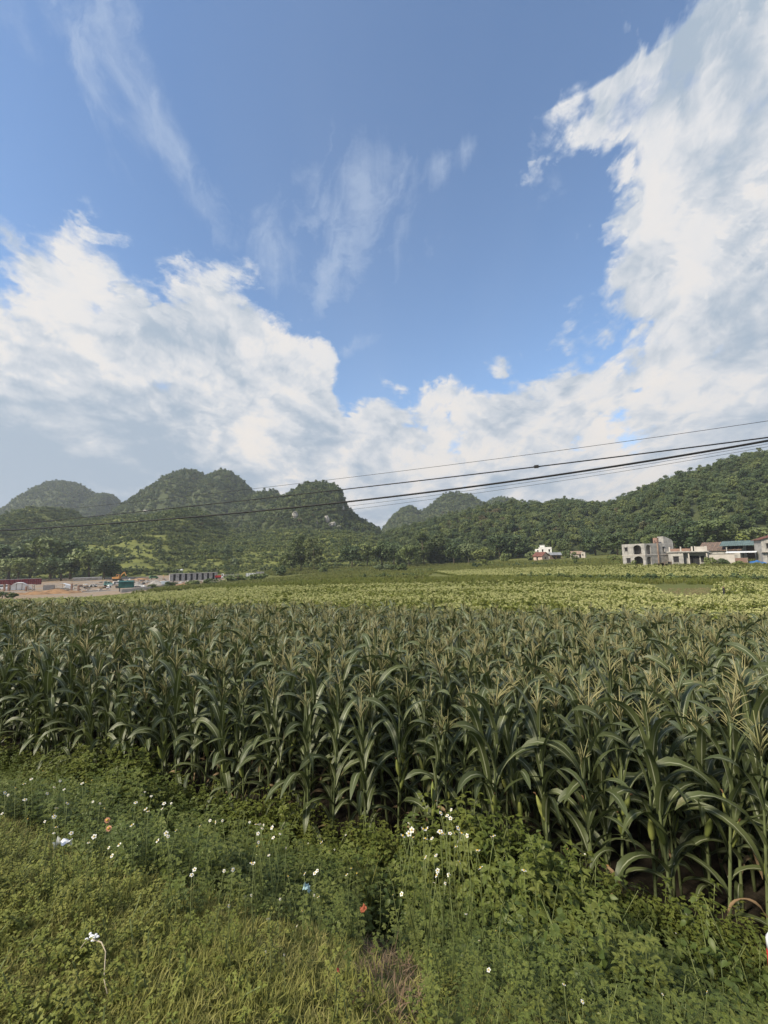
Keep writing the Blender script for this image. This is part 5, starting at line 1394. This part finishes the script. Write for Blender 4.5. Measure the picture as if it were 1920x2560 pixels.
    MB().prism([(2.0, 1.3), (2.3, 1.25), (3.3, 2.7), (4.1, 3.3), (4.05, 3.6), (3.1, 3.1)][::-1], .1, .42, 1).build('boom', ORANGE, e)
    MB().prism([(3.8, 3.55), (4.15, 3.55), (4.75, 1.9), (4.55, 1.85)][::-1], .14, .38, 1).build('stick', ORANGE, e)
    MB().prism([(4.45, 1.95), (4.85, 1.9), (4.95, 1.4), (4.5, 1.25), (4.25, 1.5)][::-1], -.05, .6, 1).build('bucket', STEEL, e)
    MB().tube([(2.3, .26, 1.4), (3.2, .26, 2.6)], .06, 6).build('hydraulic_ram', STEEL, e)
    # green van on the bank, white truck, tanks, pole
    vehicle(376, 196, 3.6, 1.8, 1.5, GREENP, 'parked_van', 'green van with pale roof parked on the bank above the yard', off=R(8))
    vehicle(538, 196, 4.0, 1.9, 2.3, WHITEP, 'tipper_truck', 'white truck with red trim at the end of the grey cells', box=.9, cab=(None, REDP), off=R(-5))
    for i, px in enumerate((437, 446, 455)):
        c = place(px, 232.0); e = empty('water_tank', c, 0, ['pale round water tank, first of three on the slope above the cells', 'pale round water tank between two others on the slope', 'pale round water tank nearest the flowering slope edge of the three'][i], 'tank', 'water tanks on the slope')
        MB().tube([(0, 0, .8), (0, 0, 2.3), (0, 0, 2.6)], [.8, .8, .3], 12).build('drum', SHEETW, e, True)
        for a in range(4): MB().box(.6 * math.cos(a * 1.57) - .06, .6 * math.cos(a * 1.57) + .06, .6 * math.sin(a * 1.57) - .06, .6 * math.sin(a * 1.57) + .06, -.3, .82).build('leg', STEEL, e)
    c = place(410, 190.0); e = empty('marker_pole', c, 0, 'thin yellow pole standing behind the gravel heaps', 'pole')
    MB().tube([(0, 0, -.2), (0, 0, 2.4)], .05, 6).build('pole_shaft', ORANGE, e); MB().box(-.2, .2, -.03, .03, 2.0, 2.3).build('flag', solid('yellow_flag', (.6, .45, .1)), e)
    # row of block cells
    c = place(426, 186.0); e = empty('block_cells', c, facing(c, R(6)), 'row of grey block cells with dark doorways under one slab', 'building')
    n, pw, gap, Hh = 8, 1.35, .95, 2.9
    for i in range(n + 1):
        MB().box(i * (pw + gap), i * (pw + gap) + pw, 0, .25, 0, Hh).build('front_panel', GREYW, e); MB().box(i * (pw + gap) + .02, i * (pw + gap) + .2, .26, 3.0, 0, Hh).build('cross_wall', GREYW, e)
        if i < n: MB().box(i * (pw + gap) + pw + .01, (i + 1) * (pw + gap) - .01, .3, .36, 0, Hh).build('dark_doorway_panel', DARK, e)  # dark panel added in each doorway, its colour standing in for shade inside
        g = MB().box(i * (pw + gap) + .65, i * (pw + gap) + .85, -.02, -.002, 1.7, 1.95).build('dark_vent_plate', DARK, e)  # small dark plate on the face of each panel
    Lw = n * (pw + gap) + pw; MB().box(.02, Lw - .02, 3.003, 3.2, 0, Hh).build('back_wall', GREYW, e); MB().box(-.15, Lw + .15, -.2, 3.3, Hh + .003, Hh + .2).build('roof_slab', CONC, e)
    MB().box(-.3, Lw + .3, -1.6, -.02, -.5, -.05).build('plinth', CONCW, e)
    # grey and white boundary walls further along
    for i, (px, Yd, L, m_, lab) in enumerate([(560, 200, 8.0, GREYW, 'low grey boundary wall beyond the white truck'), (615, 198, 4.6, SHEETW, 'white section of the boundary wall'), (641, 203, 3.6, GREYW, 'last grey stub of the boundary wall')]):
        c = place(px, Yd); e = empty('boundary_wall', c, facing(c), lab, 'wall', 'boundary wall sections')
        k = int(L / 1.15)
        for j in range(k): MB().box(j * 1.15, j * 1.15 + 1.12, 0, .2, -.2, 1.45 + .12 * random.random()).build('wall_panel', m_, e)
        for j in range(k + 1): MB().box(j * 1.15 - .1, j * 1.15 + .08, -.06, .26, -.2, 1.75).build('pier', CONC, e)
    # heaps
    def heap(px, Yd, w, h, m_, label, name='earth_mound', n=20):
        c = place(px, Yd, -.15); V = []; Fc = []; sd = random.random() * 99
        for j in range(n + 1):
            for i in range(n + 1):
                u, v = i / n * 2 - 1, j / n * 2 - 1; r = min(math.hypot(u, v), 1)
                q = float(fbm(np.array([u * 2.2 + sd]), np.array([v * 2.2]), 4)[0])
                V.append((u * w / 2, v * w * .32, h * (1 - r) ** .8 * (.5 + q) + (q - .5) * h * .2 * (r < .98)))
        for j in range(n):
            for i in range(n): a = j * (n + 1) + i; Fc.append((a, a + 1, a + n + 2, a + n + 1))
        o = bpy.data.objects.new(name, mesh_np(name, np.array(V), np.array(Fc), [m_], True)); o.location = c; link(o); tag(o, label, 'mound')
    for a in [(150, 122, 13, 1.6, EARTH, 'broad orange earth mound in front of the white tent'), (90, 116, 9, 1.0, EARTH, 'low orange earth mound in front of the arched shed'), (30, 118, 10, .8, EARTH, 'flat orange earth bank at the frame edge'), (215, 128, 6, .6, EARTH, 'small brown earth heap below the low cars'),
              (345, 150, 5, 1.3, RUBBLE, 'grey rubble heap right of the green shed'), (392, 160, 7, 1.7, RUBBLE, 'large grey gravel heap before the block cells'), (370, 168, 5, 1.2, RUBBLE, 'grey gravel heap behind the larger heap'), (455, 158, 8, .7, EARTH, 'reddish earth bank before the block cells'), (350, 188, 9, 1.2, EARTH, 'reddish earth bank behind the excavator')]:
        heap(*a)
    c = place(405, 158.0); e = empty('sheet_stack', c, .2, 'stack of pale blue grey sheets beside the gravel heap', 'stack')
    for k in range(4): MB().box(0, 2.4, 0, 1.4, .2 + k * .3, .2 + k * .3 + .24).build('sheet', solid('pale_blue_sheet_%d' % k, (.52, .60, .68), .5, .1), e)
    for px, Yd, l, lab in ((208, 126, 6.0, 'long pale plank lying on the yard soil'), (250, 127, 3.0, 'short pale plank beside the longer one'), (408, 146, 4.0, 'cream slab lying before the gravel heap'), (470, 150, 3.2, 'pale plank on the reddish bank')):
        c = place(px, Yd, .05); e = empty('plank', c, facing(c, R(4)), lab, 'plank', 'planks lying about the yard')
        MB().box(0, l, 0, .5, 0, .28).build('board', CONCW, e); MB().box(.3, .5, .05, .45, -.2, 0).build('bearer', WOODM, e); MB().box(l - .5, l - .3, .05, .45, -.2, 0).build('bearer', WOODM, e)
    pts = [(302, 1482), (340, 1477), (380, 1472), (420, 1467)]; e = empty('retaining_wall', (0, 0, 0), 0, 'low concrete retaining wall along the road bend', 'wall')
    for (a, b) in zip(pts[:-1], pts[1:]):
        p, q = onground(*a), onground(*b); d = (q - p); n_ = Vector((d.y, -d.x, 0)).normalized() * .15
        V = [p - n_, q - n_, q + n_, p + n_]; z = [(v.x, v.y, v.z - .3) for v in V] + [(v.x, v.y, v.z + .75) for v in V]
        MB().poly(z, [(0, 3, 2, 1), (4, 5, 6, 7), (0, 1, 5, 4), (1, 2, 6, 5), (2, 3, 7, 6), (3, 0, 4, 7)]).build('wall_section', CONCW, e)
    c = place(302, 118.0); e = empty('short_post', c, 0, 'short dark post at the edge of the yard road', 'post')
    MB().tube([(0, 0, -.2), (.02, 0, .6), (.0, 0, 1.15)], [.14, .12, .10], 8).build('post_shaft', STEEL, e); MB().ball((0, 0, 1.2), .13, .13, .1).build('cap', STEEL, e)
yard()
DEB = protos('yard_debris', [mesh_np('debris', (m := MB().box(-.5, .5, -.35, .35, -.05, .4)).v, m.f, [mt]) for mt in (CONCW, GREYW, WOODM, STEEL, SHEETW, BRICK, RUBBLE)] + [mesh_np('debris', (m := MB().box(-1.2, 1.2, -.12, .12, -.05, .2)).v, m.f, [mt]) for mt in (WOODM, CONCW, STEEL)])
x, y, z = spread([(120, 1470), (200, 1462), (330, 1447), (420, 1446), (540, 1450), (520, 1458), (410, 1466), (330, 1472), (240, 1478), (140, 1478)], .06, xr=(-140, -40), yr=(100, 200), seed=77)
scatter('rubble', x, y, z, DEB, 'blocks, timber and rubble strewn over the yard', rngf, .5, 1.5, .15)
c = place(1801, 46.0); e = empty('field_marker', c, 0, 'short dark marker stake with red tip in the crop', 'stake')
MB().box(-.06, .06, -.06, .06, -.1, 1.0).build('stake', STEEL, e); MB().box(-.07, .07, -.07, .07, 1.003, 1.10).build('tip', BRICK, e)

# ------------------------------------------------------------------ overhead cables along the road
def cable(pts, rad, label, S=12.0, name='overhead_cable'):
    px = np.array([p[0] for p in pts], float); py = np.array([p[1] for p in pts], float); cf = np.polyfit((px - 960) / 960, py, 2)
    W3 = []
    for u in np.linspace(-1.6, 1.5, 70):
        d = ray(960 + 960 * u, np.polyval(cf, u)); q = NX * d.x + NY * d.y
        if q < .15: continue
        k = S / q; W3.append((d.x * k, d.y * k, CAM_Z + d.z * k))
    o = MB().tube(W3, rad, 6).build(name, CABLE, None, True); tag(o, label, 'cable', 'overhead cables'); return W3, cf
cable([(0, 1325), (600, 1284), (700, 1274), (1220, 1210), (1300, 1198), (1920, 1103)], .026, 'thickest black overhead cable crossing the whole view')
_, cf2 = cable([(0, 1314), (600, 1253), (700, 1242), (1220, 1181), (1300, 1171), (1920, 1094)], .0165, 'medium black overhead cable carrying a small splice box', 12.6)
cable([(0, 1290), (300, 1258), (630, 1222), (1220, 1151), (1300, 1139), (1920, 1052)], .0065, 'thin uppermost overhead wire', 13.5)
cable([(0, 1352), (870, 1267), (1220, 1219), (1300, 1208), (1920, 1110)],   .0045, 'thin wire just under the thickest cable', 12.3)
cable([(0, 1360), (870, 1276), (1220, 1228), (1300, 1217), (1920, 1117)],   .0045, 'thin lowest overhead wire', 12.8)
d = ray(1341, np.polyval(cf2, (1341 - 960) / 960)); q = 12.6 / (NX * d.x + NY * d.y); p = Vector((0, 0, CAM_Z)) + d * q
e = empty('splice_box', p, R(-21), 'small black splice box clamped on the medium cable', 'splice box')
MB().box(-.06, .06, -.03, .03, -.035, .045).build('case', CABLE, e); MB().tube([(-.10, 0, 0), (.10, 0, 0)], .02, 6).build('clamp', CABLE, e)

# ------------------------------------------------------------------ litter and post on the verge
def guide_post():
    p = at(1946, 2338, 2.25); g = gz1(p.x, p.y); h = p.z - g; e = empty('guide_post', (p.x, p.y, g), 0, 'red and white roadside guide post at the frame edge', 'post')
    MB().tube([(0, 0, -.2), (0, 0, h - .26)], .05, 14).build('post_shaft', SHEETW, e, True); MB().tube([(0, 0, h - .258), (0, 0, h - .08)], .0515, 14).build('red_band', REDP, e, True)
    MB().tube([(0, 0, h - .078), (0, 0, h - .03), (0, 0, h - .008), (0, 0, h)], [.05, .05, .038, .012], 14).build('cap', SHEETW, e, True)
guide_post()
def scrap(px, py, size, m_, label, name, lift=.12):
    p = ray_hit(px, py, lift); n = 7; V, Fc = [], []; rg = random.Random(px)
    for j in range(n + 1):
        for i in range(n + 1): V.append(((i / n - .5) * size * 1.3 + rg.gauss(0, size * .05), (j / n - .5) * size + rg.gauss(0, size * .05), rg.gauss(0, size * .11) + .25 * size * math.sin(i * 1.1) * math.cos(j * .8)))
    for j in range(n):
        for i in range(n):
            a = j * (n + 1) + i
            if not (i in (0, n - 1) and j in (0, n - 1)): Fc.append((a, a + 1, a + n + 2, a + n + 1))
    o = bpy.data.objects.new(name, mesh_np(name, np.array(V), Fc, [m_], True)); o.location = p; o.rotation_euler = (-.5, .2, rg.uniform(0, 6)); link(o); tag(o, label, 'litter')
scrap(157, 2105, .055, SHEETW, 'crumpled white plastic scrap caught in the weeds', 'plastic_scrap', .42)
scrap(768, 2218, .032, solid('blue_scrap', (.30, .44, .46), .5, .15, 20), 'pale blue plastic scrap among the white flowers', 'plastic_scrap', .36)
scrap(908, 2272, .024, solid('red_scrap', (.34, .10, .05), .8, .2, 20), 'orange red wrapper scrap above the dry grass', 'wrapper_scrap', .28)
scrap(846, 2428, .014, solid('dark_red_scrap', (.30, .05, .04), .8, .2, 20), 'small dark red scrap in the verge grass', 'wrapper_scrap', .14)
STRAW = solid('straw', (.42, .36, .26), .9, .25, 20)
p0, p1 = ray_hit(228, 2352, .12), ray_hit(268, 2490, .07)
e = empty('dry_stalk', p0, 0, 'bent dry pale stalk with a white tuft lying on the grass', 'stalk')
mid = (p1 - p0) * .4 + Vector((.02, .02, .01)); MB().tube([(0, 0, 0), tuple(mid * .5 + Vector((.012, 0, .01))), tuple(mid), tuple((p1 - p0) * .8 + Vector((-.0, -.0, .01))), tuple(p1 - p0)], [.0026, .0024, .0022, .002, .0016], 6).build('stem', STRAW, e, True)
t_ = MB()
for k in range(9): t_.ball((random.gauss(0, .012), random.gauss(0, .006), random.gauss(.006, .003)), random.uniform(.005, .011), .006, random.uniform(.003, .006), 6, 4)
t_.build('tuft', SHEETW, e)
q0 = ray_hit(200, 2378, .1) - p0; MB().tube([tuple(q0), tuple(q0 * .5 + Vector((0, 0, .01))), (0, 0, 0)], [.0015, .002, .002], 5).build('twig', STRAW, e)
# dry grass on the bare patch
DRYG = leafmat('dry_grass', [(.16, .115, .07), (.22, .16, .10), (.19, .125, .08)], .85, .15)
DRY = protos('dry_tuft', [tuft(200 + i, DRYG, .06, 18, .0026, .06, 1.3) for i in range(3)])
x, y, z, s_, px, py = near_pts(260, .6, 3.4, 61, lambda x, y, s, px, py: np.where(inpoly(px, py, BARE), 1, .003))
scatter('grass', x, y, z, DRY, 'dead brown grass on the worn patch of the bank', rngf, .6, 1.3, .3)

# ------------------------------------------------------------------ air
def haze():
    mb = MB().box(-2350, 2350, -60, 1730, -22, 235); m = bpy.data.materials.new('haze'); m.use_nodes = True; t = m.node_tree; t.nodes.clear()
    out = t.nodes.new('ShaderNodeOutputMaterial'); v = t.nodes.new('ShaderNodeVolumePrincipled'); v.inputs['Color'].default_value = (.80, .87, .96, 1); v.inputs['Density'].default_value = HAZE_D; v.inputs['Anisotropy'].default_value = .2
    t.links.new(v.outputs[0], out.inputs['Volume']); m.cycles.homogeneous_volume = True
    o = mb.build('haze', m); tag(o, 'thin pale blue haze filling the valley air', None, None, 'stuff')
HAZE_D = .00026
haze()
